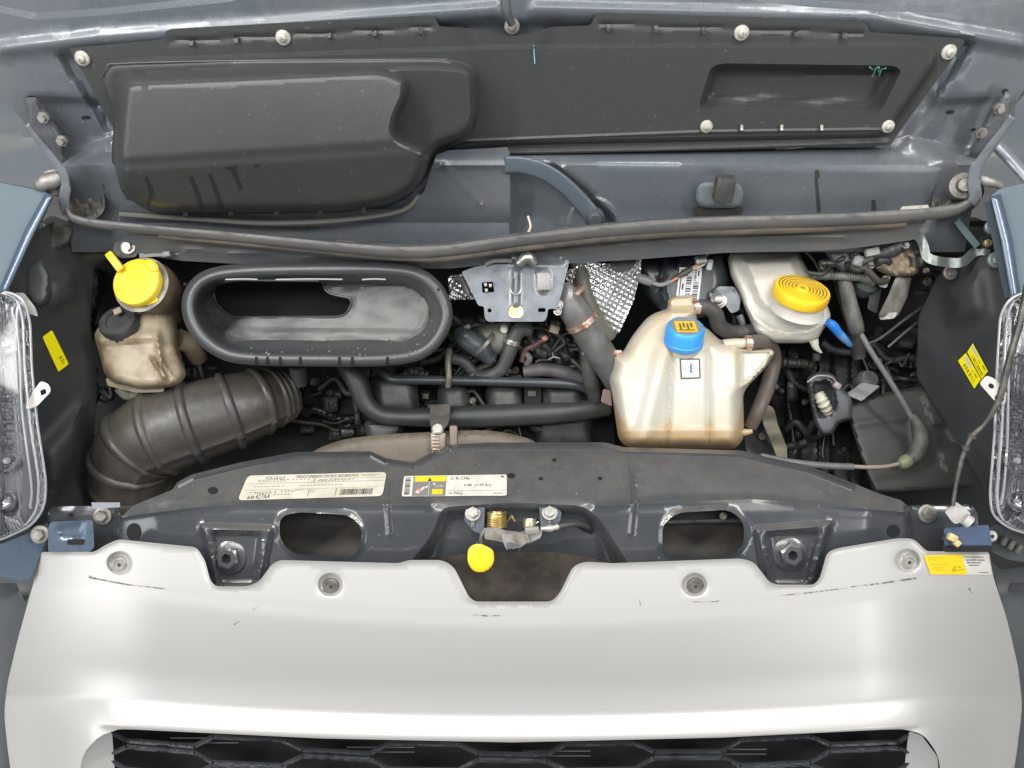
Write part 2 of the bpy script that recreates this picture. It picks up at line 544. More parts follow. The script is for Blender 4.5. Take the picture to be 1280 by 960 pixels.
paper = M('label_paper', (0.50, 0.475, 0.40), 0.5, 0, (0.43, 0.40, 0.32), 30)
white_paper = M('white_paper', (0.52, 0.51, 0.47), 0.5, 0, (0.46, 0.445, 0.395), 40)
barcode_paper = M('barcode_paper', (0.74, 0.76, 0.78), 0.45)
green_chalk = M('green_marker', (0.20, 0.62, 0.46), 0.7)
cyan_chalk = M('teal_marker', (0.16, 0.40, 0.46), 0.7)
pale_strip = M('pale_tape', (0.46, 0.49, 0.44), 0.6, 0, (0.36, 0.38, 0.34), 40)
hole_black = M('hole_black', (0.006, 0.006, 0.007), 0.9)
scuff_gap_mat = M('scuff_and_gap', (0.085, 0.08, 0.072), 0.7, 0, (0.36, 0.345, 0.32), 120, lo=0.45, hi=0.58)  # for small scuffs, and for crease gaps whose shade is drawn as dark lines
beige_plastic = M('beige_clip', (0.52, 0.51, 0.46), 0.5)

# ------------------------------------------------------------------ the place
MB().faces([(-8, -8, 0), (8, -8, 0), (8, 8, 0), (-8, 8, 0)], [(0, 1, 2, 3)]).build('floor', M('concrete', (0.30, 0.30, 0.29), 0.75, 0, (0.24, 0.24, 0.23), 3, bump=0.2, bscale=40))['kind'] = 'structure'

van = thing('van', 'slate blue van with its hood raised and a silver front panel above the grille', 'van', (0, 0.3, 0))

# ------------------------------------------------------------------ hood inner panel
HP = plane((0, 0.475, 1.5), (0, -1, 0.04))
hood_out = [(-70, -110), (1350, -110), (1350, 30), (1280, 112), (1252, 158), (1226, 196), (1218, 245), (1206, 315), (90, 315), (82, 245), (72, 206), (28, 150), (0, 118), (-70, 40)]
skin_l = [(-90, -140), (470, -140), (300, -2), (290, 2), (130, 19), (45, 25), (-10, 14), (-90, 0)]
skin_r = [(1370, -140), (820, -140), (925, -2), (1000, 8), (1100, 14), (1180, 16), (1290, 0), (1370, -10)]
pit = rnd([(60, 62), (620, 20), (1230, 46), (1130, 196), (150, 196)], 20)
lower = [(80, 190), (1235, 190), (1235, 420), (80, 420)]
ring = ell(742, 277, 33, 32)
arc_zone = rnd([(636, 196), (690, 200), (735, 235), (775, 275), (770, 330), (636, 330)], 14)
ch_l = rnd([(30, 118), (140, 120), (150, 178), (75, 198)], 16)
ch_r = rnd([(1245, 118), (1160, 122), (1130, 180), (1215, 196)], 16)
hood_d = over(HP, step(skin_l, 9, -0.016), step(skin_r, 9, -0.016), step(pit, 14, -0.014),
              lambda x, y: 0.035 * sst((y - 184) / 26) + 0.012 * sst((y - 262) / 40),
              step(ring, 4, 0.004), step(ell(742, 277, 24, 23), 3, -0.003), step(arc_zone, 12, -0.026), step(ch_l, 12, -0.010), step(ch_r, 12, -0.010),
              bead([(0, 62), (120, 48), (620, 12)], 16, 0.007), bead([(670, 12), (1090, 22), (1280, 56)], 16, 0.007),
              bead([(150, 186), (300, 208)], 10, 0.004), bead([(640, 205), (1120, 186), (1205, 205)], 8, 0.003), bead([(1118, 180), (1215, 200)], 14, 0.006))
hood = MB().sheet(hood_out, hood_d, res=5.5, thick=0.004, lines=[(tl_, 9) for tl_ in ([(0, 62), (120, 48), (620, 12)], [(670, 12), (1090, 22), (1280, 56)], [(300, -2), (290, 2), (130, 19), (45, 25), (-10, 14)], [(925, -2), (1000, 8), (1100, 14), (1180, 16), (1290, 0)])], ring=[(arc_zone, (0, 3, 6, 9, 12)), (ring, (0, 2, 4)), (ch_l, (0, 4, 8, 12)), (ch_r, (0, 4, 8, 12))]).build('hood', hood_paint, van)
lab(hood, 'raised blue grey hood seen from its underside')
for x, y, rx, ry in ((107, 147, 6, 2.4), (79, 170, 4, 2.2), (1188, 140, 5.5, 2.4), (1217, 162, 3.5, 2), (38, 122, 5, 2.5), (1257, 114, 4, 3)):
    MB().sheet(ell(x, y, rx, ry, 14, -5), over(hood_d, const(0.0012)), res=4, thick=0.0006).build('drain_hole', hole_black, hood)
def flatpart(name, poly, dfn, mat, parent, lift=0.001, res=5, thick=0.0008):
    return MB().sheet(poly, over(dfn, const(lift)), res=res, thick=thick).build(name, mat, parent)
flatpart('tape_strip', [(968, 180), (1036, 177), (1062, 179.5), (970, 188)], hood_d, pale_strip, hood, 0.004)
for q in ([(1019, 213), (1023, 212), (1025, 220), (1022, 224), (1026, 264), (1022, 266), (1019, 226)], [(1090, 250), (1094, 250), (1096, 266), (1090, 267)]):
    flatpart('drip_mark', q, hood_d, ink, hood, 0.0012)
flatpart('paper_sliver', [(1128, 258), (1160, 256), (1162, 262), (1124, 263)], hood_d, white_paper, hood, 0.05)
# sheet metal flap that covers the left half of the hood's rear edge
flap_d = over(HP, const(0.048), lambda x, y: -0.016 * sst((y - 255) / 45), lambda x, y: 0.006 * sst(1 - np.abs(y - 206) / 9), bead([(552, 205), (602, 255)], 4, 0.003))
flap = MB().sheet([(545, 194), (560, 188), (634, 184), (637, 190), (638, 312), (150, 315), (150, 250), (500, 262), (530, 240)], flap_d, res=5, thick=0.003).build('hood_flap', hood_paint, van)
lab(flap, 'blue grey sheet metal flap beside the black air box')
MB().sheet(ell(601, 254, 3, 2.5, 12), over(flap_d, const(0.001)), res=3).build('dimple', ink_soft, flap)
# curved stay arm with its round pivot
arm_line = catmull([(630, 206), (655, 207), (684, 217), (712, 238), (744, 273)], 8)
tl = []; br = []
for i, p in enumerate(arm_line):
    t = (arm_line[min(i + 1, len(arm_line) - 1)] - arm_line[max(i - 1, 0)]); t /= np.linalg.norm(t); nn = np.array((t[1], -t[0]))
    tl.append(tuple(p + nn * 11)); br.append(tuple(p - nn * 11))
arm_poly = tl + br[::-1]
AD = over(HP, const(0.050))
stay = MB().sheet(arm_poly, over(AD, dome(arm_poly, 4, 0.005)), res=3, back=AD, ring=[(arm_poly, (1, 2, 4))]).build('stay_arm', M('stay_arm_paint', (0.075, 0.095, 0.118), 0.4, 0.1, (0.09, 0.11, 0.13), 20, coat=0.2), van)
pc = W(743, 272, float(HP(743, 272)) - 0.054)
MB().lathe(pc, (0, -1, 0.05), [(0.0165, -0.004), (0.0165, 0.004), (0.0125, 0.005), (0.0115, 0.0115), (0.010, 0.013), (0, 0.013)], 32).build('pivot', M('pivot_cap', (0.05, 0.062, 0.075), 0.45), stay)
MB().tube([(657, 296, 1.27), (663, 284, 1.268), (660, 270, 1.268)], 1.5, 6).build('loose_thread', M('thread', (0.5, 0.45, 0.32), 0.8), stay)
# striker socket: rounded plate with a black block
SD = over(HP, const(0.052))
so = rnd([(870, 228), (929, 228), (929, 260), (870, 260)], 15, 7)
socket = MB().sheet(so, over(SD, dome(so, 4, 0.007)), res=3, back=over(SD, const(-0.02))).build('striker_socket', M('socket_plastic', (0.13, 0.155, 0.165), 0.35, 0, coat=0.2), van)
MB().box(W(905, 236, float(HP(905, 236)) - 0.068), (0.030, 0.022, 0.040), bevel=0.003).build('rubber_block', rubber, socket)
MB().sheet(rnd([(866, 258), (930, 258), (924, 274), (870, 276)], 4), over(HP, const(0.045)), res=4, back=HP).build('socket_skirt', dark, socket)

# ------------------------------------------------------------------ hood liner
liner_out = rnd([(86, 60), (196, 50), (206, 47), (206, 40), (213, 36), (536, 19), (543, 20), (549, 33), (598, 36), (604, 41), (630, 43), (640, 46), (652, 43), (680, 41), (684, 34), (735, 32), (739, 30), (745, 17), (752, 16), (1078, 26), (1083, 30), (1087, 40), (1204, 48), (1206, 53), (1114, 179), (1104, 182), (860, 188), (640, 193), (545, 196), (300, 210), (152, 178)], 3, 3)
LP = over(HP, const(0.010))
inner_l = rnd([(128, 82), (160, 72), (640, 55), (1150, 52), (1172, 60), (1172, 80), (1108, 172), (640, 182), (300, 220), (160, 200)], 16)
recess = rnd([(888, 84), (902, 79), (1118, 82), (1127, 88), (1102, 138), (1086, 146), (884, 140), (873, 134)], 7)
recess2 = rnd([(894, 86), (1112, 88), (1090, 131), (882, 122)], 8)
liner_d = over(LP, step(inner_l, 6, 0.013), step(recess, 8, -0.022), step(recess2, 5, -0.008),
               bead([(545, 193), (860, 186), (1110, 178)], 6, 0.006), bead([(545, 178), (880, 165), (1110, 162)], 3, 0.003),
               bead([(212, 52), (540, 34)], 4, -0.003), bead([(750, 30), (1078, 42)], 4, -0.003))
liner = MB().sheet(liner_out, liner_d, res=4, thick=0.004, ring=[(inner_l, (0, 2, 4, 6)), (recess, (0, 3, 6, 8))], lines=[([(545, 193), (860, 186), (1110, 178)], 6), ([(545, 178), (880, 165), (1110, 162)], 3)]).build('hood_liner', liner_black, van)
lab(liner, 'black plastic liner screwed to the hood underside')
def push_screw(x, y, parent, r=9, mat=white_clip, dfn=liner_d, ax=(0, -1, 0.12)):
    c = W(x, y, float(dfn(np.array([x]), np.array([y]))[0]) - 0.001)
    q = m(r, 1.12)
    b = MB().lathe(c, ax, [(q * 1.05, -0.006), (q * 1.05, 0.0015), (q * 0.92, 0.003), (q * 0.62, 0.0034), (q * 0.56, 0.0075), (q * 0.34, 0.0095), (0, 0.0095)], 20)
    a1 = np.array((1, 0, 0.15)); a2 = np.array((0.12, 0.1, 1.0))
    for A, B in ((a1, a2), (a2, a1)):
        b.box(c + np.array((0, -0.0096, 0)), (q * 0.62, 0.0006, q * 0.12), [A / np.linalg.norm(A), np.array((0, 1, 0)), B / np.linalg.norm(B)], mi=1)
    return b.build('screw', [mat, ink_soft], parent)
for x, y in ((103, 73), (354, 47), (927, 41), (1186, 65), (883, 158), (1110, 158)):
    push_screw(x, y, liner, 8 if y > 100 else 9)
push_screw(640, 33, liner, 9.5, dull_steel, HP)
post = MB().tube([(640, 30, 1.09), (633, 12, 1.07), (631, -18, 1.05)], [5, 6.5, 7], 12, 4).build('prop_pin', zinc, hood)
for x, y in ((238, 52), (294, 48.5), (410, 42.5), (467, 40), (525, 37.5), (760, 34.5), (820, 36), (880, 37.5), (995, 41), (1055, 43.5)):
    MB().sheet(rnd([(x - 2.5, y - 5), (x + 3.5, y - 4), (x + 3.5, y + 5), (x - 2, y + 5)], 1.5), over(liner_d, const(0.006)), res=3, thick=0.006).build('clip_rib', liner_black, liner)
for x in (927, 977, 1027):
    MB().sheet([(x - 1.5, 156), (x + 2, 156), (x + 2, 163), (x - 1.5, 163)], over(liner_d, const(0.006)), res=3, thick=0.006).build('clip_tooth', white_clip, liner)
b = MB()
for pts in ([(1087, 84), (1093, 87), (1097, 84)], [(1095, 85), (1092, 93), (1090, 96)], [(1099, 84), (1098, 90), (1103, 86), (1108, 85)], [(1102, 86), (1099, 95)]):
    b.tube([(x, y, float(liner_d(np.array([x]), np.array([y]))[0]) - 0.0008) for x, y in pts], 0.8, 5, 4)
b.build('green_scribble', green_chalk, liner)
flatpart('chalk_line', [(666.4, 57), (667.8, 57), (669.2, 80), (667.8, 80)], liner_d, cyan_chalk, liner, 0.0012)

# air box that bulges out of the liner
box_out = rnd([(126, 100, 20), (136, 80, 16), (300, 74), (560, 72, 26), (598, 84, 24), (599, 150, 26), (584, 176, 20), (548, 190, 20), (534, 230, 24), (498, 258, 24), (430, 272, 20), (200, 274, 40), (152, 254, 30), (138, 200, 20), (143, 150, 10)], 8, 6)
core = rnd([(148, 100, 14), (165, 94), (535, 77, 30), (596, 82, 26), (598, 150, 26), (583, 172, 20), (542, 186, 14), (528, 232, 26), (494, 256, 24), (425, 266, 10), (190, 268, 30), (150, 240, 26), (142, 190, 10)], 8, 6)
deep = rnd([(150, 102, 14), (166, 96), (480, 82, 18), (512, 96, 16), (514, 120, 20), (500, 150, 16), (498, 168, 10), (540, 186, 14), (528, 232, 26), (494, 256, 24), (425, 266, 10), (190, 268, 30), (150, 240, 26), (142, 190, 10)], 8, 6)
def box_h(x, y):
    ridge = 206 - (x - 155) * 0.062
    s = sdf(core, x, y); sd = sdf(deep, x, y)
    shelf = 0.055 * np.sqrt(np.maximum(0, 1 - (1 - np.clip(-s / 11, 0, 1)) ** 2))
    up = np.clip((y - 92) / np.maximum(ridge - 92, 1), 0, 1)
    top = 0.078 + 0.037 * up
    below = np.clip((y - ridge) / (272 - ridge), 0, 1)
    prof = np.where(y <= ridge, top, 0.115 - 0.024 * below)
    prof = prof - 0.004 * sst(1 - np.abs(y - ridge) / 10)
    h = prof * np.sqrt(np.maximum(0, 1 - (1 - np.clip(-sd / 13, 0, 1)) ** 2))
    line = 0.003 * sst(1 - np.abs(y - (110 - (x - 150) * 0.047)) / 3) * (sd < -6)
    return np.maximum(shelf * 0.95, h) - 0 * line
BB = over(HP, const(0.030))
box_d = over(BB, step(box_out, 4, 0.006), box_h)
abox = MB().sheet(box_out, box_d, res=3.4, back=over(HP, const(0.014)), ring=[(box_out, (1.5, 3, 5)), (core, (0.5, 2, 4, 7, 10)), (deep, (0.5, 2, 4, 7, 10, 13))]).build('air_box', duct_black, van)
lab(abox, 'bulky black moulded air box on the hood underside')
for x, y in ((231, 263), (288, 262), (345, 261.5), (400, 260), (454, 259)):
    MB().sheet(rnd([(x - 2, y - 7), (x + 2.5, y - 7), (x + 4, y + 7), (x - 2.5, y + 7)], 1.2), over(HP, const(0.094)), res=3, back=over(HP, const(0.03))).build('stiffener', duct_black, abox)
for q in ([(180, 222), (183, 221), (192, 238), (189, 250), (186, 262), (183, 254), (187, 243)], [(236, 221), (241, 221), (256, 262), (250, 263)], [(260, 218), (264, 217), (281, 262), (274, 262)], [(279, 210), (296, 207), (294, 212), (303, 236), (299, 237), (288, 213)], [(316, 207), (324, 205), (325, 208), (317, 209)]):
    flatpart('drip_mark', q, box_d, M('oily_drip', (0.012, 0.012, 0.012), 0.6) if 'oily_drip' not in bpy.data.materials else bpy.data.materials['oily_drip'], abox, 0.0008, 4)
MB().tube([(x, y, float(box_d(np.array([x]), np.array([y]))[0]) - 0.001) for x, y in ((128, 96), (136, 84), (150, 79.5), (300, 76), (560, 74.5))], 1.2, 6, 6).build('box_seam', liner_black, abox)

# ------------------------------------------------------------------ hood hinges
def ribbon_poly(pts, w):
    P = [np.array(p, float) for p in pts]; a, b = [], []
    for i, p in enumerate(P):
        t = P[min(i + 1, len(P) - 1)] - P[max(i - 1, 0)]; t /= np.linalg.norm(t); nn = np.array((t[1], -t[0]))
        ww = w[i] if isinstance(w, (list, tuple)) else w
        a.append(tuple(p + nn * ww / 2)); b.append(tuple(p - nn * ww / 2))
    return a + b[::-1]
arm_mat = M('hinge_paint', (0.23, 0.25, 0.285), 0.35, 0.3, (0.18, 0.19, 0.21), 30, coat=0.2)
def hinge(armpts, w, platep, plate_holes, pin, lbl, mirror):
    e = bpy.data.objects.new('hood_hinge', None); COL.objects.link(e); e.parent = van
    e['label'] = lbl
    path = [tuple(p) for p in catmull(armpts, 6)]
    ap = ribbon_poly([p[:2] for p in path], w)
    dd = lambda x, y: 1.135 + (np.asarray(y, float) - 150) * 0.00095
    MB().sheet(ap, over(dd, dome(ap, 3, 0.003)), res=3, thick=0.014, ring=[(ap, (1, 2, 3))]).build('hinge_arm', arm_mat, e)
    pd = over(HP, const(0.022))
    MB().sheet(rnd(platep, 4), over(pd, step(platep, 5, 0.008)), res=4, thick=0.012).build('hinge_plate', M('hinge_plate_paint', (0.075, 0.08, 0.09), 0.4, 0.2, (0.14, 0.14, 0.14), 30), e)
    for (x, y) in plate_holes:
        MB().lathe(W(x, y, float(HP(x, y)) - 0.032), (0, -1, 0.2), [(0.009, -0.004), (0.009, 0.003), (0.006, 0.003), (0.006, 0.009), (0, 0.009)], 6, spin=.4).build('bolt', dull_steel, e)
    MB().lathe(W(*pin), (0.3 * mirror, -0.8, 0.5), [(0.020, -0.03), (0.020, 0.0), (0.012, 0.004), (0.010, 0.014), (0, 0.016)], 20).build('pivot_pin', dull_steel, e)
    return e
hinge([(33, 156), (50, 178), (70, 203), (80, 218), (82, 235), (80, 252), (84, 268)], [8] * 8 + [9] * 8 + [11] * 8 + [14] * 8 + [13] * 5, [(32, 122), (44, 121), (78, 168), (84, 205), (76, 210), (32, 156)], [(55, 147), (78, 176)], (68, 228, 1.23), 'painted steel hinge arm at the hood corner above the yellow washer cap', 1)
hinge([(1266, 146), (1250, 168), (1228, 198), (1219, 212), (1217, 228), (1219, 244), (1214, 256)], [10] * 8 + [12] * 8 + [15] * 8 + [17] * 8 + [14] * 5, [(1258, 112), (1270, 122), (1268, 150), (1228, 198), (1214, 196), (1212, 186)], [(1248, 136), (1226, 166)], (1204, 232, 1.23), 'painted steel hinge arm at the hood corner nearest the brake fluid tank', -1)
MB().tube([(1236, 172, 1.30), (1262, 198, 1.29), (1292, 232, 1.27)], 8, 10, 4, flat=(1, .6)).build('hinge_strut', arm_mat, van)
# hinge wells on the cowl corners
for pts, nm in (([(78, 215), (110, 206), (128, 222), (132, 262), (118, 276), (84, 270), (76, 240)], 'l'), ([(1164, 262), (1168, 232), (1186, 214), (1222, 212), (1232, 240), (1218, 262), (1190, 268)], 'r')):
    MB().sheet(rnd(pts, 8), over(const(1.262), dome(rnd(pts, 8), 12, -0.014), lambda x, y: 0.006 * np.sin(x * .35) * np.cos(y * .3)), res=4, thick=0.02).build('hinge_well', M('hinge_well_' + nm, (0.055, 0.06, 0.062), 0.5, 0.2, (0.17, 0.155, 0.13), 25), van)
MB().tube([(46, 232, 1.22), (58, 228, 1.215), (76, 222, 1.22)], [7, 11, 9], 10, 4).build('hinge_bush', dull_steel, van)
MB().tube([(1250, 232, 1.22), (1238, 228, 1.215), (1226, 224, 1.22)], [5, 6, 7], 10, 4).build('hinge_bush', dull_steel, van)

# ------------------------------------------------------------------ weather seal along the cowl
seal_pts = [(84, 262, 1.235), (92, 272, 1.236), (120, 279, 1.238), (200, 287, 1.24), (300, 296, 1.245), (420, 308, 1.25), (500, 314, 1.25), (560, 312, 1.25), (640, 301, 1.25), (740, 289, 1.25), (840, 281, 1.25), (940, 277, 1.25), (1040, 274, 1.248), (1130, 269, 1.245), (1190, 262, 1.24), (1212, 252, 1.236)]
seal = MB().tube(seal_pts, [4.5, 5, 5.5, 6, 6.3, 6.8, 7.4, 7.6, 7.6, 8, 8.5, 8.5, 8.5, 8.5, 7.5, 5], 14, 8, rfun=lambda t, a: 1 + 0.10 * math.cos(3 * a) + 0.03 * math.sin(90 * t)).build('weather_seal', seal_grey, van)
lab(seal, 'long grey rubber seal running along the rear of the engine bay')
low = [(x, y + (9 if x > 500 else 7), d + 0.010) for x, y, d in seal_pts[3:-2]]
MB().tube(low, [5, 5, 5, 5.5, 6, 6, 7, 7, 7.5, 7, 7], 10, 8).build('seal_lip', M('seal_lip', (0.065, 0.058, 0.05), 0.6, 0, (0.12, 0.10, 0.078), 14, bump=0.2), seal)
MB().tube([(x, y - 7, d + 0.006) for x, y, d in seal_pts[5:-3]], 1.6, 8, 8).build('seal_bead', rubber, seal)
MB().tube([(150, 268, 1.262), (260, 275, 1.262), (330, 279, 1.262), (420, 276, 1.262), (500, 264, 1.262), (524, 244, 1.262)], 3.2, 8, 6).build('duct_gasket', M('gasket', (0.10, 0.095, 0.085), 0.6), abox)

# cowl panel under the seal
cowl_poly = [(150, 292), (420, 312), (560, 318), (640, 306), (840, 286), (1040, 279), (1160, 274), (1140, 300), (1085, 308), (1050, 312), (1000, 314), (905, 316), (800, 324), (700, 330), (640, 328), (560, 336), (300, 330), (228, 326), (160, 316)]
cowl_d = lambda x, y: 1.276 + (np.asarray(y, float) - 290) * 0.0006
MB().sheet(cowl_poly, over(cowl_d, bead([(230, 312), (560, 330)], 5, 0.004), bead([(640, 318), (840, 300), (1060, 295)], 5, 0.004)), res=5, thick=0.015).build('cowl_panel', M('cowl_paint', (0.062, 0.067, 0.075), 0.45, 0.1, (0.088, 0.083, 0.076), 10, bump=0.1), van)

# ------------------------------------------------------------------ the bay itself
bay_d = lambda x, y: 1.62 + 0.02 * np.sin(np.asarray(x) * 0.031) + 0.018 * np.sin(np.asarray(y) * 0.05 + 1)
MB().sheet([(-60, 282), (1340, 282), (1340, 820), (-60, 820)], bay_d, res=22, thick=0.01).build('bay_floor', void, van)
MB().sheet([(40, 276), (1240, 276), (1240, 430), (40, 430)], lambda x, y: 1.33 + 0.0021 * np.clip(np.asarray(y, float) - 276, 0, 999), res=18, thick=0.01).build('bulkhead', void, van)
apl = [(2, 372), (24, 300), (70, 276), (105, 292), (118, 330), (112, 400), (122, 470), (118, 545), (160, 600), (130, 662), (40, 668), (20, 560), (28, 470)]
apl_d = over(lin((40, 470, 1.285), (140, 470, 1.43), (60, 640, 1.34)), step(rnd([(36, 560), (110, 480), (122, 560), (60, 650)], 16), 30, 0.03), step(rnd([(50, 340), (100, 330), (105, 380), (50, 400)], 14), 20, 0.02))
apron_l = MB().sheet(apl, apl_d, res=7, thick=0.006).build('side_apron', apron_mat, van)
lab(apron_l, 'dark side wall of the bay with a plain yellow sticker')
apr = [(1272, 372), (1252, 330), (1228, 318), (1172, 345), (1148, 396), (1146, 470), (1190, 540), (1236, 620), (1250, 668), (1262, 560), (1258, 470)]
apr_d = over(lin((1250, 470, 1.285), (1150, 470, 1.43), (1230, 600, 1.33)), step(rnd([(1170, 352), (1236, 322), (1246, 400), (1180, 420)], 16), 26, 0.02))
apron_r = MB().sheet(apr, apr_d, res=7, thick=0.006).build('side_apron', apron_mat, van)
lab(apron_r, 'dark side wall of the bay with a lemon yellow barcode sticker')
sticker('sticker', [(53, 421), (65, 412.5), (86, 455), (73, 465)], apl_d, [lemon, ink_yellow], [('r', .5, .70, .78, .76, 1), ('r', .55, .78, .62, .90, 1), ('r', .66, .80, .84, .84, 1), ('r', .68, .86, .75, .92, 1), ('r', .35, .2, .4, .6, 1) if 0 else ('r', .55, .86, .6, .92, 1)], apron_l, 0.002, 2.0, 6, 10)
sticker('sticker', [(1209, 440), (1216, 429), (1235, 464), (1227, 474)], apr_d, [lemon, ink_yellow, M('lilac_ink', (0.55, 0.5, 0.5), 0.6)], bars(.12, .25, .42, .95, 11, 1, False, 3) + [('r', .62, .04, .85, .42, 2), ('r', .6, .5, .7, .62, 1), ('r', .7, .74, .88, .9, 1)], apron_r, 0.003, 0, 5, 10)
sticker('sticker', [(1197.5, 451), (1207.5, 441), (1226, 474), (1218, 486)], apr_d, [lemon, ink_yellow, bpy.data.materials['lilac_ink']], bars(.16, .22, .46, .85, 9, 1, False, 5) + [('r', .62, .08, .86, .46, 2), ('r', .62, .55, .72, .62, 1), ('r', .66, .7, .8, .85, 1)], apron_r, 0.005, 0, 5, 10)

# ------------------------------------------------------------------ fenders
fl = [(-70, 214), (58, 240), (64, 246), (58, 266), (4, 366), (-10, 372), (-70, 372)]
fl_d = over(const(1.208), lambda x, y: -0.012 * sst((x + 10) / 70))
fen_l = MB().sheet(fl, fl_d, res=3.5, thick=0.003).build('fender', fender_paint, van)
MB().sheet(ribbon_poly([(62, 243), (36, 292), (3, 366)], [12, 14, 12]), over(const(1.203), dome(ribbon_poly([(62, 243), (36, 292), (3, 366)], [12, 14, 12]), 5, 0.006)), res=3, thick=0.03, ring=[(ribbon_poly([(62, 243), (36, 292), (3, 366)], [12, 14, 12]), (1, 2, 4))]).build('fender_edge', body_paint, fen_l)
fr = [(1350, 214), (1250, 236), (1240, 244), (1252, 300), (1262, 372), (1282, 380), (1350, 372)]
fr_d = over(const(1.208), lambda x, y: -0.012 * sst((1300 - x) / 60))
fen_r = MB().sheet(fr, fr_d, res=3.5, thick=0.003).build('fender', fender_paint, van)
MB().sheet(ribbon_poly([(1244, 244), (1258, 300), (1270, 374)], [15, 16, 14]), over(const(1.203), dome(ribbon_poly([(1244, 244), (1258, 300), (1270, 374)], [15, 16, 14]), 5, 0.006)), res=3, thick=0.03, ring=[(ribbon_poly([(1244, 244), (1258, 300), (1270, 374)], [15, 16, 14]), (1, 2, 4))]).build('fender_edge', body_paint, fen_r)
MB().sheet(ribbon_poly([(1234, 252), (1246, 305), (1260, 372)], [9, 9, 8]), const(1.235), res=4, thick=0.02).build('fender_flange', M('flange_paint', (0.14, 0.175, 0.2), 0.35, 0.3), fen_r)
# windscreen base and door pillar glimpsed past the hood edges
wl = [(-120, 96), (4, 116), (40, 165), (72, 205), (70, 228), (46, 236), (-120, 206)]
wl_d = over(lin((0, 150, 1.62), (60, 200, 1.5), (0, 230, 1.42)), bead([(-100, 160), (50, 172)], 8, 0.02))
MB().sheet(wl, wl_d, res=8, thick=0.01).build('windscreen_pillar', M('pillar_paint', (0.16, 0.19, 0.23), 0.35, 0.2, (0.22, 0.225, 0.215), 4, coat=0.3), van)
wr = [(1400, 96), (1282, 116), (1240, 165), (1222, 205), (1226, 228), (1246, 238), (1400, 206)]
MB().sheet(wr, over(lin((1280, 150, 1.62), (1220, 200, 1.5), (1280, 230, 1.42)), bead([(1400, 170), (1230, 188)], 8, 0.02)), res=8, thick=0.01).build('windscreen_pillar', bpy.data.materials['pillar_paint'], van)
# ------------------------------------------------------------------ radiator support
sup_out = rnd([(60, 640, 4), (66, 633, 3), (146, 632), (152, 646), (166, 632), (216, 612), (221, 603), (240, 593), (300, 578), (370, 565), (464, 564), (482, 573), (516, 578), (529, 571), (561, 556), (610, 553), (756, 553), (779, 559), (926, 563), (959, 571), (1010, 582), (1069, 605), (1099, 617), (1126, 625), (1134, 632), (1214, 630, 4), (1222, 640, 4), (1226, 700, 4), (1180, 772), (100, 772), (58, 700, 4)], 4, 3)
_py = [540, 553, 572, 630, 640, 700, 772, 800]
_dd = [1.290, 1.282, 1.257, 1.192, 1.190, 1.196, 1.212, 1.22]
_ty = np.arange(520.0, 830.0)
_tr = np.interp(_ty, _py, _dd)
_k = np.hanning(27); _k /= _k.sum()
_td = np.convolve(np.pad(_tr, 13, mode='edge'), _k, mode='valid')
def sup_base(x, y):
    yy = np.asarray(y, float); x = np.asarray(x, float)
    d = np.interp(yy, _ty, _td)
    return d + 0.020 * sst((np.abs(x - 640) - 440) / 60)
latch_bay = rnd([(470, 800, 2), (505, 712, 20), (540, 668, 24), (552, 634, 12), (640, 628), (730, 632, 14), (752, 650, 20), (790, 712, 20), (820, 800, 2)], 10, 6)
pk_l = rnd([(246, 652), (346, 655), (330, 744), (264, 742)], 10)
pk_r = rnd([(938, 656), (1044, 648), (1020, 744), (954, 744)], 10)
ow_l = rnd([(349, 646), (372, 640), (437, 644), (453, 660), (451, 684), (440, 697), (366, 692), (350, 676)], 16, 6)
ow_r = rnd([(828, 656), (846, 641), (912, 637), (930, 652), (930, 680), (916, 694), (848, 699), (828, 688)], 16, 6)
back_edge = [(222, 607), (242, 597), (302, 582), (372, 570), (463, 569), (480, 578), (518, 583), (532, 576), (563, 561), (612, 558), (754, 558), (778, 564), (925, 568), (957, 576), (1008, 587), (1067, 610)]
ends = [[(56, 628), (150, 628), (150, 700), (56, 700)], [(1132, 628), (1230, 628), (1230, 702), (1132, 702)]]
sup_d = over(sup_base,
             step(latch_bay, 16, -0.030), lambda x, y: -0.030 * sst((y - 672) / 60) * sst(-sdf(latch_bay, x, y) / 18),
             step(pk_l, 9, 0.010), step(rnd([(262, 660), (330, 664), (322, 734), (272, 734)], 8), 8, -0.014),
             step(pk_r, 9, 0.010), step(rnd([(954, 664), (1028, 660), (1010, 734), (962, 734)], 8), 8, -0.014),
             lambda x, y: 0.005 * sst(1 - np.abs(sdf(ow_l, x, y)) / 7), lambda x, y: 0.005 * sst(1 - np.abs(sdf(ow_r, x, y)) / 7),
             bead(back_edge, 3.2, 0.005), bead([(x, y - 6) for x, y in back_edge], 4, -0.004),
             bead([(484, 606), (484, 632), (487, 668)], 5, 0.004), bead([(788, 578), (792, 628), (788, 668)], 5, 0.004),
             bead([(152, 646), (245, 634), (300, 630), (540, 631)], 5, 0.0035), bead([(745, 632), (940, 624), (1130, 640)], 5, 0.0035),
             lambda x, y: -0.022 * sst(-sdf(ends[0], x, y) / 5) - 0.022 * sst(-sdf(ends[1], x, y) / 5),
             bead([(794, 592), (806, 592)], 2.5, 0.002), bead([(794, 599), (806, 599)], 2.5, 0.002), bead([(794, 606), (806, 606)], 2.5, 0.002))
ridge_l = [(152, 646), (245, 634), (300, 630), (540, 631)]; ridge_r = [(745, 632), (940, 624), (1130, 640)]
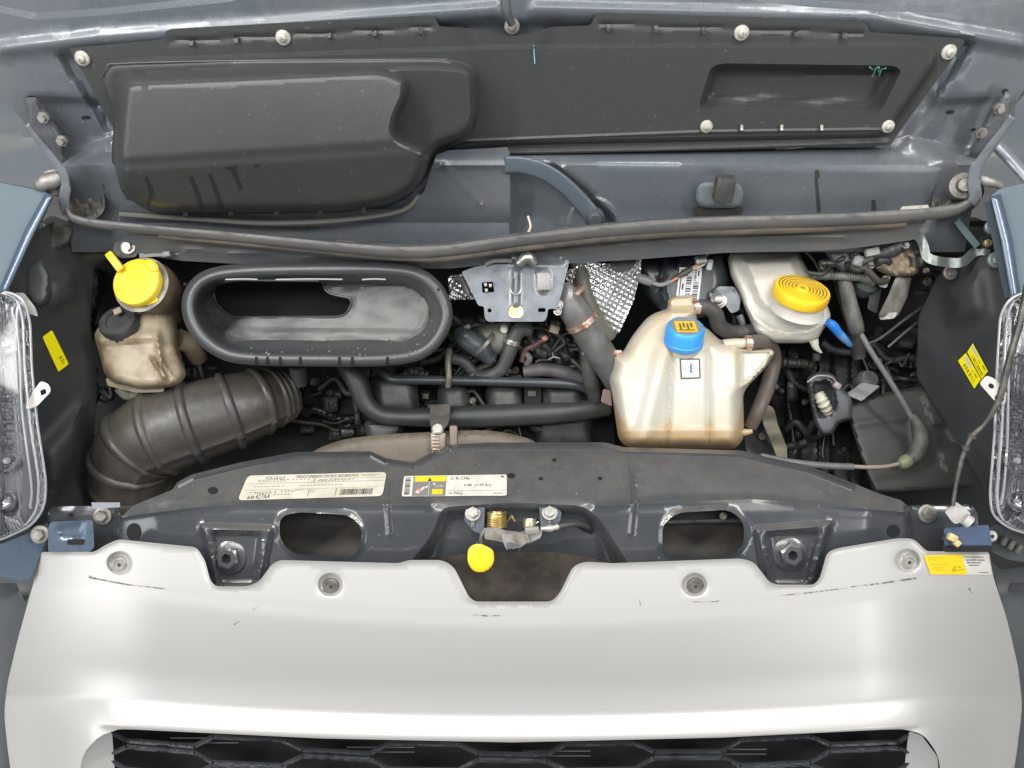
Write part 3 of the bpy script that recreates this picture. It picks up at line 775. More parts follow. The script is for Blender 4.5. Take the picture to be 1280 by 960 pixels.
sup = MB().sheet(sup_out, sup_d, holes=[ow_l, ow_r], res=3.4, thick=0.003, lines=[(back_edge, 3.2), (ridge_l, 5), (ridge_r, 5), ([(484, 606), (484, 632), (487, 668)], 5), ([(788, 578), (792, 628), (788, 668)], 5)],
                 ring=[(latch_bay, (0, 4, 8, 12, 16)), (pk_l, (0, 3, 6, 9)), (pk_r, (0, 3, 6, 9))]).build('radiator_support', support_paint, van)
lab(sup, 'dusty slate blue pressed steel crossmember in front of the engine')
for x, y, rx, ry in ((167, 665, 9, 11), (1117, 664, 8, 8), (266, 613, 6.5, 4.5), (639, 594.5, 4.8, 3.4), (676, 598, 3, 2.2), (750, 598, 3, 2.2), (693, 575, 2.8, 2.4), (89, 644, 3, 2.4)):
    MB().sheet(ell(x, y, rx, ry, 18), over(sup_d, const(0.0012)), res=3, thick=0.0008).build('punched_hole', hole_black, sup)
def S(x, y, f=sup_d):
    return float(f(np.array([float(x)]), np.array([float(y)]))[0])
def hexbolt(x, y, d, parent, r=0.008, mat=steel, axis=None, washer=1.5, name='bolt', h=0.007):
    ax = NV if axis is None else axis
    c = W(x, y, d)
    b = MB().lathe(c, ax, [(r * washer, -0.004), (r * washer, 0.0012), (r * (washer - .15), 0.002), (r, 0.002)], 24)
    b.lathe(c, ax, [(r, 0.002), (r, h - 0.0012), (r * 0.86, h), (0, h)], 6, spin=0.3)
    return b.build(name, mat, parent)
# inside of the openings: the radiator tank lies behind
MB().sheet([(330, 625), (470, 625), (470, 715), (330, 715)], over(const(1.30), lambda x, y: 0.03 * sst((y - 650) / 40)), res=10, thick=0.004).build('radiator_face', M('radiator_dark', (0.03, 0.027, 0.024), 0.7, 0, (0.055, 0.047, 0.04), 14), sup)
MB().sheet([(810, 622), (945, 622), (945, 715), (810, 715)], over(const(1.30), lambda x, y: 0.03 * sst((y - 650) / 40)), res=10, thick=0.004).build('radiator_face', bpy.data.materials['radiator_dark'], sup)
MB().tube([(820, 653, 1.26), (905, 651, 1.26), (940, 652, 1.26)], 2.6, 8).build('cross_tube', zinc, sup)
hexbolt(904, 645, 1.245, sup, 0.004, steel)
# adjuster nuts in the two pockets
for x, y in ((287, 696), (987, 692)):
    b = MB().lathe(W(x, y, S(x, y)), NV, [(0.026, -0.002), (0.026, 0.0015), (0.019, 0.004)], 28)
    b.lathe(W(x, y, S(x, y)), NV, [(0.0185, 0.003), (0.0185, 0.012), (0.015, 0.0145), (0.008, 0.0145), (0.008, 0.004)], 6, spin=0.2)
    b.lathe(W(x, y, S(x, y)), NV, [(0.0078, 0.004), (0.0078, 0.0060), (0, 0.0060)], 16, mi=1)
    b.build('adjuster_nut', [support_paint, hole_black], sup)
for x, y, r in ((128, 645, .0095), (1159, 642, .0095)):
    hexbolt(x, y, S(x, y) - 0.001, sup, r, dull_steel, washer=1.55)
# end brackets
bl_d = over(const(1.185), bead([(66, 640), (120, 636)], 5, 0.003))
br1 = MB().sheet(rnd([(64, 652), (116, 650), (118, 684), (112, 690), (60, 690), (60, 660)], 3), over(bl_d, step([(72, 656), (106, 654), (104, 672), (74, 673)], 3, -0.004)), res=4, thick=0.012).build('end_bracket', body_paint, sup)
MB().sheet(rnd([(84, 674), (105, 674), (105, 681), (84, 681)], 2), over(bl_d, const(0.001)), res=3).build('bracket_slot', hole_black, sup)
MB().sheet(rnd([(114, 628), (150, 628), (150, 634), (116, 636)], 1), const(1.20), res=4, thick=0.01).build('bracket_lip', M('lip_paint', (0.2, 0.22, 0.25), 0.4, 0.2), sup)
br2 = MB().sheet(rnd([(1180, 660), (1236, 656), (1240, 682), (1232, 690), (1180, 690)], 3), const(1.185), res=4, thick=0.012).build('end_bracket', M('deep_blue_paint', (0.055, 0.085, 0.15), 0.35, 0.2, coat=0.4), sup)
MB().sheet(rnd([(1179, 682), (1240, 682), (1240, 690), (1178, 690)], 1), const(1.183), res=4, thick=0.004).build('bracket_slot', hole_black, sup)
b = MB().box(W(1190, 672, 1.175), (0.015, 0.012, 0.010), frame(-25), 0.003)
b.box(W(1196, 679, 1.174), (0.009, 0.010, 0.008), frame(-40), 0.002)
b.build('amber_clip', M('amber_plastic', (0.52, 0.42, 0.20), 0.4, 0, (0.42, 0.33, 0.15), 60, sss=0.2), sup)
# grey cable saddle
b = MB().sheet(rnd([(1181, 640), (1195, 627), (1213, 641), (1211, 651), (1194, 655), (1190, 652)], 2), lambda x, y: 1.165 + 0.0004 * (np.asarray(x) - 1180), res=3, thick=0.016)
b.lathe(W(1205, 648, 1.168), W(1212, 653, 1.166) - W(1205, 648, 1.168), [(0.009, 0), (0.010, 0.010), (0.006, 0.010), (0.006, 0.002), (0, 0.002)], 18)
b.build('cable_saddle', M('saddle_grey', (0.42, 0.41, 0.40), 0.5, 0, (0.32, 0.31, 0.30), 40), sup)
# labels on the support
P_, I_, F_, Y_ = 0, 1, 2, 3
em = [('r', .0 + .02, .335, .985, .350, 2), ('r', .02, .60, .985, .612, 2), ('r', .02, .17, .985, .182, 2) if 0 else ('r', .60, .20, .985, .212, 2),
      ('t', 'VEHICLE EMISSION CONTROL INFORMATION', .36, .055, .44, .11, 1), ('r', .355, .045, .80, .052, 2), ('r', .355, .045, .357, .16, 2), ('r', .798, .045, .80, .16, 2),
      ('t', 'FCA US LLC', .14, .06, .14, .12, 1), ('r', .82, .07, .96, .085, 2), ('r', .82, .11, .93, .125, 2),
      ('r', .49, .18, .495, .335, 2), ('r', .24, .62, .245, .86, 2), ('r', .475, .60, .48, .93, 2), ('r', .665, .61, .67, .93, 2),
      ('t', '427AA', .115, .77, .10, .19, 1), ('t', '68', .06, .83, .045, .12, 1)]
for k, (u0, u1, v) in enumerate(((.09, .32, .19), (.10, .30, .25), (.53, .78, .235), (.52, .76, .275), (.33, .47, .20), (.06, .22, .68), (.10, .23, .73), (.28, .45, .64), (.28, .38, .69), (.08, .30, .45), (.40, .7, .45), (.26, .36, .79), (.49, .53, .66), (.49, .52, .74))):
    n_ = max(2, int((u1 - u0) * 42)); rg = random.Random(k)
    for j in range(n_):
        a = u0 + (u1 - u0) * j / n_
        em.append(('r', a, v, a + (u1 - u0) / n_ * rg.uniform(.4, .85), v + .028, 2))
em += bars(.70, .66, .925, .90, 34, 1, True, 4)
# the label follows the bend of the support: two quads drawn as one sheet
def bend_quad(u):
    return None
sticker('emission_label', [(309.5, 594.5), (483.5, 590), (478, 620), (297, 625.5)], over(sup_d, const(0.001)), [paper, ink, ink_soft], em, sup, 0.0012, 6, 24, 6)
pt = sticker('refrigerant_label', [(505, 595), (633.5, 593), (633.5, 619.5), (502, 620.5)], over(sup_d, const(0.001)), [white_paper, ink, ink_soft, yellow_ink, M('label_grey', (0.16, 0.15, 0.14), 0.6), ink_red],
    [('r', .095, .02, .415, .98, 4, 1), ('r', .11, .02, .41, .28, 3, 2), ('p', [(.235, .27), (.255, .08), (.275, .27)], 1, 3), ('r', .250, .28, .254, .95, 0, 2),
     ('p', [(.12, .80), (.15, .62), (.175, .60), (.18, .84)], 5, 2), ('p', [(.125, .84), (.14, .70), (.16, .72), (.165, .86)], 0, 3), ('p', [(.165, .66), (.20, .52), (.215, .60), (.18, .76)], 0, 2), ('p', [(.20, .56), (.243, .47), (.235, .60)], 0, 3),
     ('p', [(.285, .40), (.30, .36), (.315, .40), (.30, .46)], 0, 2), ('t', 'R-134a', .315, .46, .075, .09, 0), ('r', .285, .66, .385, .90, 3, 2), ('t', 'oil', .31, .70, .05, .15, 1),
     ('t', 'R-134a', .51, .07, .13, .15, 1), ('p', [(.455, .15), (.465, .09), (.48, .09), (.488, .15), (.478, .21), (.463, .21)], 2, 2), ('p', [(.462, .15), (.468, .115), (.477, .115), (.482, .15), (.476, .185), (.467, .185)], 0, 3),
     ('t', '0.88  (1.94 lbs)', .59, .42, .26, .15, 1), ('r', .43, .73, .975, .745, 2), ('t', 'PAG', .495, .79, .08, .14, 1), ('r', .44, .83, .475, .86, 2), ('r', .45, .88, .48, .90, 1),
     ('r', .945, .06, .97, .13, 1), ('r', .87, .86, .965, .90, 2)] + bars(.02, .08, .07, .92, 22, 1, False, 9), sup, 0.0012, 2.5, 20, 5)

# ------------------------------------------------------------------ hood latch
lt = bpy.data.objects.new('hood_latch', None); COL.objects.link(lt); lt.parent = van
lt['label'] = 'spring loaded hood latch with a yellow release tab'
for quad, nm in (([(583, 634), (606, 634), (605, 660), (602, 668), (592, 664), (580, 650)], 0), ([(674, 634), (694, 634), (702, 640), (700, 652), (676, 660)], 0)):
    MB().sheet(rnd(quad, 2), const(1.196), res=4, thick=0.003).build('latch_plate', M('latch_plate_paint', (0.11, 0.125, 0.15), 0.4, 0.4) if 'latch_plate_paint' not in bpy.data.materials else bpy.data.materials['latch_plate_paint'], lt)
for x, y in ((591, 642), (687, 641)):
    b = MB().lathe(W(x, y, 1.194), (0, -0.35, 0.94), [(0.012, -0.002), (0.012, 0.001), (0.0095, 0.001)], 24)
    b.lathe(W(x, y, 1.194), (0, -0.35, 0.94), [(0.0085, 0.001), (0.0085, 0.008), (0, 0.008)], 6)
    b.tube([(x, y + 2, 1.192), (x, y + 15, 1.196)], 3.2, 10, 2)
    b.build('bolt', steel, lt)
def coil(cx, cy, d, rx, n, h, wire, tail):
    pts = []
    for k in range(n * 16 + 1):
        a = 2 * math.pi * k / 16
        base = W(cx, cy - h / 2 + h * k / (n * 16), d)
        pts.append(tuple(base + RT * m(rx, d) * math.cos(a) + NV * m(rx, d) * math.sin(a) * 0.9))
    for t in tail: pts.append(tuple(W(*t)))
    return MB().tube(pts, m(wire, d), 7, 1, smooth=False, world=True)
coil(621, 650, 1.200, 11, 7, 20, 1.6, [(632, 655, 1.205), (640, 645, 1.2), (644, 652, 1.195)]).build('spring', gold_zinc, lt)
coil(662, 654, 1.198, 7, 6, 11, 1.1, [(669, 655, 1.2), (673, 652, 1.2)]).build('spring', M('pale_spring', (0.68, 0.62, 0.48), 0.3, 0.85), lt)
b = MB().sheet(rnd([(604, 660), (620, 659), (632, 663), (650, 665), (672, 660), (678, 664), (676, 672), (664, 678), (650, 681), (636, 680), (622, 676), (606, 674)], 2.5), const(1.186), res=3, thick=0.004)
b.sheet(rnd([(626, 668), (648, 666), (660, 668), (662, 676), (650, 685), (632, 686), (630, 680)], 2), const(1.178), res=3, thick=0.004)
b.build('latch_lever', dull_steel, lt)
MB().box(W(665, 663, 1.187), (0.022, 0.012, 0.012), frame(4), 0.002).build('lever_block', M('block_grey', (0.24, 0.22, 0.2), 0.5, 0.4), lt)
b = MB()
for k in range(7):
    b.box(W(634 + k * 2.4, 683 - (k % 3), 1.176), (0.002, 0.010 - 0.0008 * k, 0.004), frame(12 * (k % 2)))
b.build('latch_teeth', zinc, lt)
MB().tube([(676, 661, 1.186), (690, 660, 1.186), (698, 658, 1.188)], [3.5, 4.5, 3.5], 12, 4, rfun=lambda t, a: 1 + .18 * math.sin(38 * t)).build('cable_ferrule', M('ferrule', (0.45, 0.43, 0.38), 0.4, 0.6), lt)
MB().tube([(698, 658, 1.188), (718, 655, 1.195), (735, 659, 1.215), (744, 668, 1.24)], 3.6, 10).build('release_cable', rubber, lt)
MB().sheet([(720, 658), (732, 656), (744, 664), (738, 668), (726, 662)], over(sup_d, const(0.0015)), res=4).build('cable_slot', hole_black, lt)
tabp = rnd([(585, 686, 7), (592, 680, 6), (602, 680, 4), (617, 687, 6), (618, 704, 9), (608, 715, 8), (592, 715, 8), (584, 703, 7)], 6, 5)
tab_d = const(1.160)
MB().sheet(tabp, over(tab_d, dome(tabp, 4, 0.003)), res=2.5, thick=0.008).build('release_tab', yellow, lt)
MB().tube([(601, 683, 1.165), (601, 672, 1.178), (604, 664, 1.186)], 2.2, 8).build('tab_stem', dull_steel, lt)

lpn = rnd([(528, 700, 20), (600, 690), (700, 690), (770, 704, 20), (800, 790), (500, 790)], 8)
MB().sheet(lpn, over(sup_d, const(0.0016)), res=4, thick=0.001).build('latch_pan', M('muddy_pan', (0.050, 0.042, 0.037), 0.6, 0, (0.10, 0.082, 0.066), 18, bump=0.2, bscale=160), lt)

# ------------------------------------------------------------------ silver front panel
pan_top = [(52, 690, 2), (118, 690, 5), (132, 681, 6), (148, 674, 6), (246, 684, 7), (256, 700, 4), (263, 726, 6), (270, 733, 5), (310, 733, 7), (324, 727, 8), (340, 705, 8), (350, 700, 5), (498, 704, 4), (512, 700, 4), (553, 700, 9), (567, 708, 8), (586, 746, 7), (594, 752, 5), (690, 752, 7), (700, 741, 6), (716, 708, 8), (730, 702, 7), (766, 704, 4), (926, 698, 9), (942, 702, 9), (962, 728, 8), (972, 731, 5), (1018, 731, 6), (1025, 722, 5), (1034, 690, 7), (1048, 685, 6), (1120, 673, 8), (1142, 673, 8), (1158, 689, 5), (1236, 690, 3)]
pan_side_r = [(1242, 722, 4), (1259, 775, 10), (1273, 835, 14), (1278, 884, 14), (1271, 940, 10), (1258, 1020, 2)]
pan_gr = [(1178, 1020, 2), (1174, 945, 14), (1154, 917, 12), (1126, 911, 4), (900, 922), (640, 928), (400, 923), (150, 911, 4), (124, 920, 10), (102, 944, 14), (96, 1020, 2)]
pan_side_l = [(22, 1020, 2), (10, 940, 10), (5, 892, 14), (9, 855, 14), (22, 800, 10), (40, 735, 8)]
pan_out = rnd(pan_top + pan_side_r + pan_gr + pan_side_l, 4, 4)
def crease(x): return 765 - 43 * ((x - 640) / 510) ** 2
def lipy(x): return 928 - 17 * ((x - 640) / 490) ** 2
WELLS = ((149, 704), (413, 731), (868, 731), (1135, 701))
top_line = [(p[0], p[1]) for p in rnd(pan_top, 4, 4)]
def pan_base(x, y):
    x, y = np.asarray(x, float), np.asarray(y, float)
    yc, yl = crease(np.clip(x, 110, 1170)), lipy(np.clip(x, 120, 1160))
    flange = 1.163 - 0.00006 * (y - 690)
    t = np.clip((y - yc) / np.maximum(yl - yc, 1), 0, 1)
    dc = 1.163 - 0.00006 * (yc - 690)
    q5 = lambda z: np.clip(z, 0, 1) ** 3 * (np.clip(z, 0, 1) * (np.clip(z, 0, 1) * 6 - 15) + 10)
    panel = dc - 0.0025 * sst((y - yc) / 24) + 0.034 * np.clip(t / 0.80, 0, 1) ** 1.6
    win = sst((x - 30) / 110) * sst((1250 - x) / 110)
    panel = panel - win * 0.025 * q5((y - (yl - 84)) / 104) + 0.006 * sst((y - (yl - 4)) / 6) * sst((x - 112) / 30) * sst((1166 - x) / 30)
    d = np.where(y < yc, flange, panel)
    e = np.clip((np.abs(x - 640) - 430) / 200, 0, 1.3)
    return d + 0.085 * e ** 2.2
pan_d = over(pan_base, bead(top_line, 4.5, 0.0035),
             *[(lambda x, y, a=a, b=b_: -0.012 * sst((17 - np.hypot(x - a, (y - b) * 1.08)) / 7)) for a, b_ in WELLS])
pan = MB().sheet(pan_out, pan_d, res=4.2, thick=0.004, lines=[(top_line, 4.5), ([(x, crease(x)) for x in range(110, 1171, 20)], 8), ([(x, lipy(x) - 5) for x in range(130, 1151, 20)], 5)], ring=[(ell(a, b_, 18, 17, 30), (0, 2, 4, 6, 9, 12)) for a, b_ in WELLS]).build('front_panel', silver, van)
lab(pan, 'satin silver panel above the grille')
def PD(x, y): return S(x, y, pan_d)
fast_mat = M('fastener_grey', (0.16, 0.155, 0.14), 0.45, 0.5, (0.10, 0.09, 0.075), 60)
for (x, y), mt in zip(WELLS, (dull_steel, fast_mat, fast_mat, steel)):
    x += 1; y += 2
    r = m(11.2, 1.16); c = W(x, y, PD(x, y) - 0.0005)
    b = MB().lathe(c, NV, [(r, -0.003), (r, 0.001), (r * .9, 0.0028), (r * .62, 0.0032), (r * .55, 0.0022), (r * .2, 0.0022), (r * .18, 0.0012), (0, 0.0012)], 24, mis=[0, 0, 0, 0, 0, 1, 1])
    b.build('fastener', [mt, ink], pan)
sticker('warning_label', [(1154.5, 694), (1235.5, 692.5), (1239.5, 718.5), (1163, 718)], pan_d, [white_paper, yellow_ink, ink_yellow, ink_soft, ink_blue],
    [('r', 0, 0, .6, 1, 1, 1),
     *words_row(.05, .10, .26, .06, 5, 2, 1), *words_row(.06, .22, .12, .06, 2, 2, 2), *words_row(.07, .45, .27, .06, 4, 2, 3), *words_row(.09, .59, .16, .06, 3, 2, 4), *words_row(.10, .73, .20, .06, 3, 2, 5),
     ('p', [(.36, .80), (.44, .58), (.47, .60), (.41, .78)], 2, 2), ('p', [(.36, .80), (.47, .74), (.47, .79), (.38, .86)], 2, 2), ('p', [(.48, .60), (.53, .56), (.53, .64), (.49, .68)], 2, 2), ('p', [(.46, .76), (.6, .70), (.6, .74), (.47, .80)], 2, 2),
     ('r', .62, .10, .70, .15, 3, 2), ('r', .71, .12, .92, .17, 3, 2), ('r', .63, .25, .80, .31, 3, 2), ('r', .82, .26, .93, .32, 3, 2), ('r', .64, .38, .70, .44, 4, 2), ('r', .71, .39, .86, .44, 3, 2), ('r', .66, .51, .83, .56, 3, 2), ('r', .80, .87, .96, .91, 3, 2)], pan, 0.0012, 0, 12, 5)
def scuff_and_gap(pts, w):
    ap = ribbon_poly(pts, w)
    MB().sheet(ap, over(pan_d, const(0.0009)), res=4, thick=0.0004).build('scuff_and_gap', scuff_gap_mat, pan)
scuff_and_gap([(1064, 733.5), (1100, 729.5), (1146, 722.5)], [1.0, 1.8, 2.0])  # scuffed crease end; the shade in its gap is drawn as a dark line
scuff_and_gap([(976, 744.5), (1010, 741), (1060, 735)], [.8, 1.2, .8])  # shade of the same crease gap, continued as a thin dark strip
scuff_and_gap([(862, 752), (880, 752.5), (896, 752), (900, 750)], [.7, .8, .8, .6])
scuff_and_gap([(1211, 735), (1214, 738), (1217, 742)], [1, 2.4, 1])
scuff_and_gap([(111, 721), (122, 724), (160, 731), (206, 736)], [3.5, 1.6, 1.4, 1])  # dark strip painted in for the shaded crease gap at the left end
scuff_and_gap([(590, 768.5), (610, 770), (625, 769.5)], [.8, 1.6, .8])
scuff_and_gap([(292, 781), (298, 777)], [.8, .8]); scuff_and_gap([(315, 763), (322, 758)], [.8, .6]); scuff_and_gap([(799, 749), (801, 757)], [.7, .7])

# ------------------------------------------------------------------ grille
gr = bpy.data.objects.new('grille', None); COL.objects.link(gr); gr.parent = van
gr['label'] = 'black honeycomb grille under the silver panel'
gloss_black = M('gloss_black', (0.028, 0.030, 0.036), 0.25, 0, (0.04, 0.043, 0.05), 30, coat=0.5)
MB().sheet([(92, 912), (1184, 912), (1184, 1030), (92, 1030)], const(1.36), res=30, thick=0.003).build('grille_back', void, gr)
def bar(pts, w, d0=1.235, dep=0.055):
    rp_ = ribbon_poly(pts, w)
    b = MB().sheet(rp_, over(const(d0), dome(rp_, w / 2, 0.004)), res=9, thick=dep, lines=[(pts, .1)])
    return b.build('grille_bar', gloss_black, gr)
P1 = 220
def gy(x): return -17 * ((x - 640) / 490) ** 2
def zig(x0, y0, up, n, ph):
    pts = []
    for k in range(n):
        a = x0 + k * P1
        seq = [(a, y0), (a + 85, y0 + 2), (a + 108, y0 - up), (a + 195, y0 - up)] if ph else [(a, y0 - up), (a + 88, y0 - up), (a + 110, y0), (a + 195, y0)]
        pts += [(x, y + gy(x)) for x, y in seq]
    return pts
for (x0, y0, up, ph, w) in ((-62, 942, 11, 1, 6.5), (-62, 950, -13, 1, 6.5), (-62, 978, 12, 1, 6.5), (-62, 988, -12, 1, 6.5), (-62, 1016, 12, 1, 6.5)):
    full = zig(x0, y0, up, 6, ph)
    segs = [p for p in full if 92 <= p[0] <= 1190]
    for a, b_ in zip(segs[:-1], segs[1:]):
        bar([a, b_], w)
for x0 in range(158, 1120, 220):
    for dy in (6, 12):
        y = 922 + gy(x0) + dy
        if 150 < x0 < 1000:
            MB().sheet(ribbon_poly([(x0 - 55 + 110, y + 11), (x0 + 30 + 110, y + 11)], 1.4), const(1.25), res=10, thick=0.02).build('louvre', M('louvre_grey', (0.08, 0.08, 0.085), 0.35) if 'louvre_grey' not in bpy.data.materials else bpy.data.materials['louvre_grey'], gr)
for pts in ([(102, 946), (122, 922), (140, 914), (148, 1030), (96, 1030)], [(1172, 946), (1152, 919), (1136, 914), (1122, 1030), (1178, 1030)]):
    MB().sheet(rnd(pts, 4), lin((pts[0][0], 960, 1.205), (pts[2][0], 960, 1.232), (pts[0][0], 1030, 1.205)), res=6, thick=0.004).build('grille_cheek', M('cheek_silver', (0.32, 0.315, 0.31), 0.35, 0.4) if 'cheek_silver' not in bpy.data.materials else bpy.data.materials['cheek_silver'], gr)
# bumper corners
for pts, sg in (([(-80, 692), (30, 712), (52, 700), (40, 760), (24, 812), (10, 866), (7, 905), (14, 948), (26, 1030), (-80, 1030)], -1), ([(1360, 700), (1250, 712), (1238, 700), (1256, 770), (1270, 835), (1276, 884), (1270, 940), (1256, 1030), (1360, 1030)], 1)):
    MB().sheet(rnd(pts, 5), over(const(1.30), lambda x, y, s=sg: -0.03 * sst((np.abs(x - 640) - 640) / 40), bead([(640 + sg * 612, 742), (640 + sg * 700, 720)], 6, 0.012)), res=8, thick=0.006).build('bumper_corner', bumper_grey, van)

# ------------------------------------------------------------------ headlights
chrome = M('lamp_chrome', (0.17, 0.175, 0.185), 0.24, 0.5, (0.11, 0.115, 0.12), 7, bump=0.05, bscale=60)
lens_mat = M('lamp_lens', (0.97, 0.98, 0.99), 0.06, 0, trans=1.0)
lens_mat.node_tree.nodes['Principled BSDF'].inputs['IOR'].default_value = 1.25
rim_mat = M('lamp_rim', (0.42, 0.43, 0.45), 0.25, 0.1, coat=0.4)
def headlight(poly, sg, tabq, lbl, inner, ribs):
    e = bpy.data.objects.new('headlight', None); COL.objects.link(e); e.parent = van; e['label'] = lbl
    P = rnd(poly, 12, 6)
    base = const(1.215)
    MB().sheet(P, over(base, dome(P, 18, 0.020), lambda x, y: 0.0016 * np.abs(np.sin((x + sg * .08 * y) * 0.9)) * (np.abs(x - inner) < 15) + 0.0022 * (np.sin(y * .75) > .1) * sst((7 - np.abs(x - inner - sg * 2)) / 2) * sst((y - 480) / 20) * sst((600 - y) / 20) + 0.008 * sst((sg * (x - inner) - 4) / 10) + 0.006 * sst((9 - np.hypot(x - inner, (y - 410) * .8)) / 5) - 0.008 * sst((12 - np.hypot(x - inner, (y - 630) * .7)) / 6)), res=1.7, back=const(1.26)).build('reflector', chrome, e)
    MB().sheet(P, over(const(1.185), dome(P, 16, 0.022)), res=4, back=const(1.192)).build('lens', lens_mat, e)
    for by_, br_ in ((432, 15), (575, 17), (625, 12)):
        bx_ = inner + sg * 2
        r_ = m(br_, 1.19)
        MB().lathe(W(bx_, by_, 1.196), NV, [(r_ * .25, 0.0), (r_ * .6, 0.001), (r_ * .9, 0.006), (r_, 0.010), (r_ * 1.06, 0.009), (r_ * 1.06, -0.004)], 28).build('lamp_bowl', M('bowl_chrome', (0.62, 0.63, 0.65), 0.14, 0.95) if 'bowl_chrome' not in bpy.data.materials else bpy.data.materials['bowl_chrome'], e)
        MB().lathe(W(bx_, by_, 1.194), NV, [(r_ * .24, 0), (r_ * .22, 0.008), (r_ * .1, 0.011), (0, 0.011)], 16).build('bulb', rim_mat, e)
    edge = [p for p in P if (p[0] > -20 and p[0] < 1300)]
    k0 = max(range(len(edge)), key=lambda i: math.dist(edge[i], edge[i - 1]))
    edge = edge[k0:] + edge[:k0]
    MB().tube([(x, y, 1.186) for x, y in edge], 2.2, 8, 2, smooth=False).build('lens_rim', rim_mat, e)
    MB().tube([(x + sg * 9, y, 1.180) for x, y in edge[2:-2]], 1.0, 8, 2, smooth=False).build('lens_rib', rim_mat, e)
    for r_ in ribs:
        MB().tube([(x, y, 1.188) for x, y in r_], 1.2, 8, 6).build('lens_rib', rim_mat, e)
    tq = rnd(tabq, 4)
    c = np.mean(np.array(tabq), 0)
    MB().sheet(tq, const(1.176), holes=[rnd([(c[0] + 2, c[1] - 6), (c[0] + 9, c[1] - 8), (c[0] + 10, c[1] - 2), (c[0] + 3, c[1] + 1)], 1.5)] if sg < 0 else [ell(c[0] - 4, c[1] - 4, 4, 3, 12, 35)], res=4, thick=0.004).build('mounting_tab', beige_plastic, e)
    return e
headlight([(-90, 368), (14, 366), (30, 376), (37, 402), (39, 460), (46, 530), (57, 602), (55, 634), (40, 656), (2, 674), (-90, 690)], -1, [(32, 512), (35, 498), (51, 476), (61, 480), (64, 489), (46, 508)], 'clear headlight beside the ribbed intake hose', 16, [[(22, 384), (26, 440), (31, 520), (42, 604), (40, 634)], [(2, 462), (28, 450)]])
headlight([(1370, 368), (1280, 366), (1262, 374), (1251, 394), (1247, 460), (1244, 540), (1238, 620), (1241, 644), (1262, 660), (1290, 668), (1370, 690)], 1, [(1256, 506), (1244, 502), (1224, 479), (1233, 469), (1243, 473), (1258, 490)], 'clear headlight beside the barcode sticker with a black cable across it', 1264, [[(1262, 388), (1259, 460), (1256, 560), (1250, 630)]])
for x, y in ((1253, 590), (1262, 606), (1250, 620), (1262, 640)):
    pass
# body corner under each headlight
MB().sheet(rnd([(-80, 684), (2, 680), (46, 662), (60, 652), (62, 664), (52, 690), (38, 724), (24, 726), (-80, 700)], 5), over(const(1.20), lambda x, y: -0.0006 * (x - 30)), res=5, thick=0.01).build('corner_panel', body_paint, van)
hexbolt(50, 668, 1.195, van, 0.009, dull_steel, washer=1.6)
cr = MB().sheet(rnd([(1236, 660), (1250, 654), (1266, 668), (1290, 676), (1350, 690), (1350, 712), (1262, 700), (1240, 690)], 4), const(1.225), res=5, thick=0.01).build('corner_panel', M('corner_plastic', (0.035, 0.042, 0.045), 0.5), van)
b = MB().lathe(W(1239, 670, 1.20), NV, [(0.0085, -.01), (0.0085, 0.002), (0.0075, 0.003), (0.003, 0.003), (0.003, 0.001), (0, 0.001)], 24, mis=[0, 0, 0, 1, 1]); b.build('rivet', [white_clip, ink], cr)
b = MB()
for k in range(3):
    b.box(W(1254 + k * 9, 676 + k * 5, 1.21), (0.008, 0.016, 0.012), frame(-30), 0.002)
b.build('corner_clip', rubber, cr)
# ================================================================== things inside the bay
def lathe_obj(name, px, py, d, axis, prof, mats, parent, seg=28, **k):
    return MB().lathe(W(px, py, d), axis, prof, seg, **k).build(name, mats, parent)
def tube_obj(name, pts, r, mat, parent, seg=12, n=8, **k):
    return MB().tube(pts, r, seg, n, **k).build(name, mat, parent)
def tubing(name, label, cat, pts, r, mat, group=None, seg=12, n=8, **k):
    o = thing(name, label, cat, W(*pts[-1][:3]), group)
    tube_obj('tube', pts, r, mat, o, seg, n, **k)
    return o
def band(b, px, py, d, direction, r, w, mi=0, screw=True):
    """hose clamp band round a tube"""
    ax = np.array(direction, float); ax /= np.linalg.norm(ax)
    c = W(px, py, d)
    b.lathe(c, ax, [(r, -w / 2), (r * 1.10, -w / 2), (r * 1.10, w / 2), (r, w / 2)], 26, mi=mi)
    if screw:
        u = np.cross(ax, RT); u /= np.linalg.norm(u)
        q = NV - ax * (NV @ ax); q /= np.linalg.norm(q)
        b.box(c + q * r * 1.12, (w * 1.1, r * 0.42, r * 0.3), [ax, np.cross(q, ax), q], 0.0012, mi)
    return b

# ------------------------------------------------------------------ washer filler
wf = thing('washer_filler', 'bright yellow washer fluid cap with finger tabs on a tan filler neck', 'filler cap', W(190, 372, 1.40))
ca = np.array((-0.10, -0.62, 0.78)); ca /= np.linalg.norm(ca)
R0 = m(30.5, 1.275)
cap = lathe_obj('cap', 171, 353, 1.275, ca, [(R0 * .96, -0.010), (R0, -0.008), (R0, 0.001), (R0 * .95, 0.004), (R0 * .88, 0.0045), (R0 * .86, 0.0032), (R0 * .12, 0.0045), (R0 * .05, 0.0045), (0, 0.003)], yellow, wf, 48)
fx = frame(0, -4)
b = MB().box(W(143.5, 327, 1.272), (0.013, 0.037, 0.009), frame(38, -4), 0.003)
b.build('finger_tab', yellow, wf)
lp = rnd([(178, 330), (184, 324, 4), (192, 325, 6), (198, 332, 6), (199, 344), (188, 340)], 4)
MB().sheet(lp, over(const(1.272), dome(lp, 4, 0.004)), res=3, thick=0.010).build('finger_tab', yellow, wf)
MB().sheet(rnd([(178, 376), (196, 370), (198, 376), (184, 382)], 3), const(1.274), res=3, thick=0.008).build('finger_tab', yellow, wf)
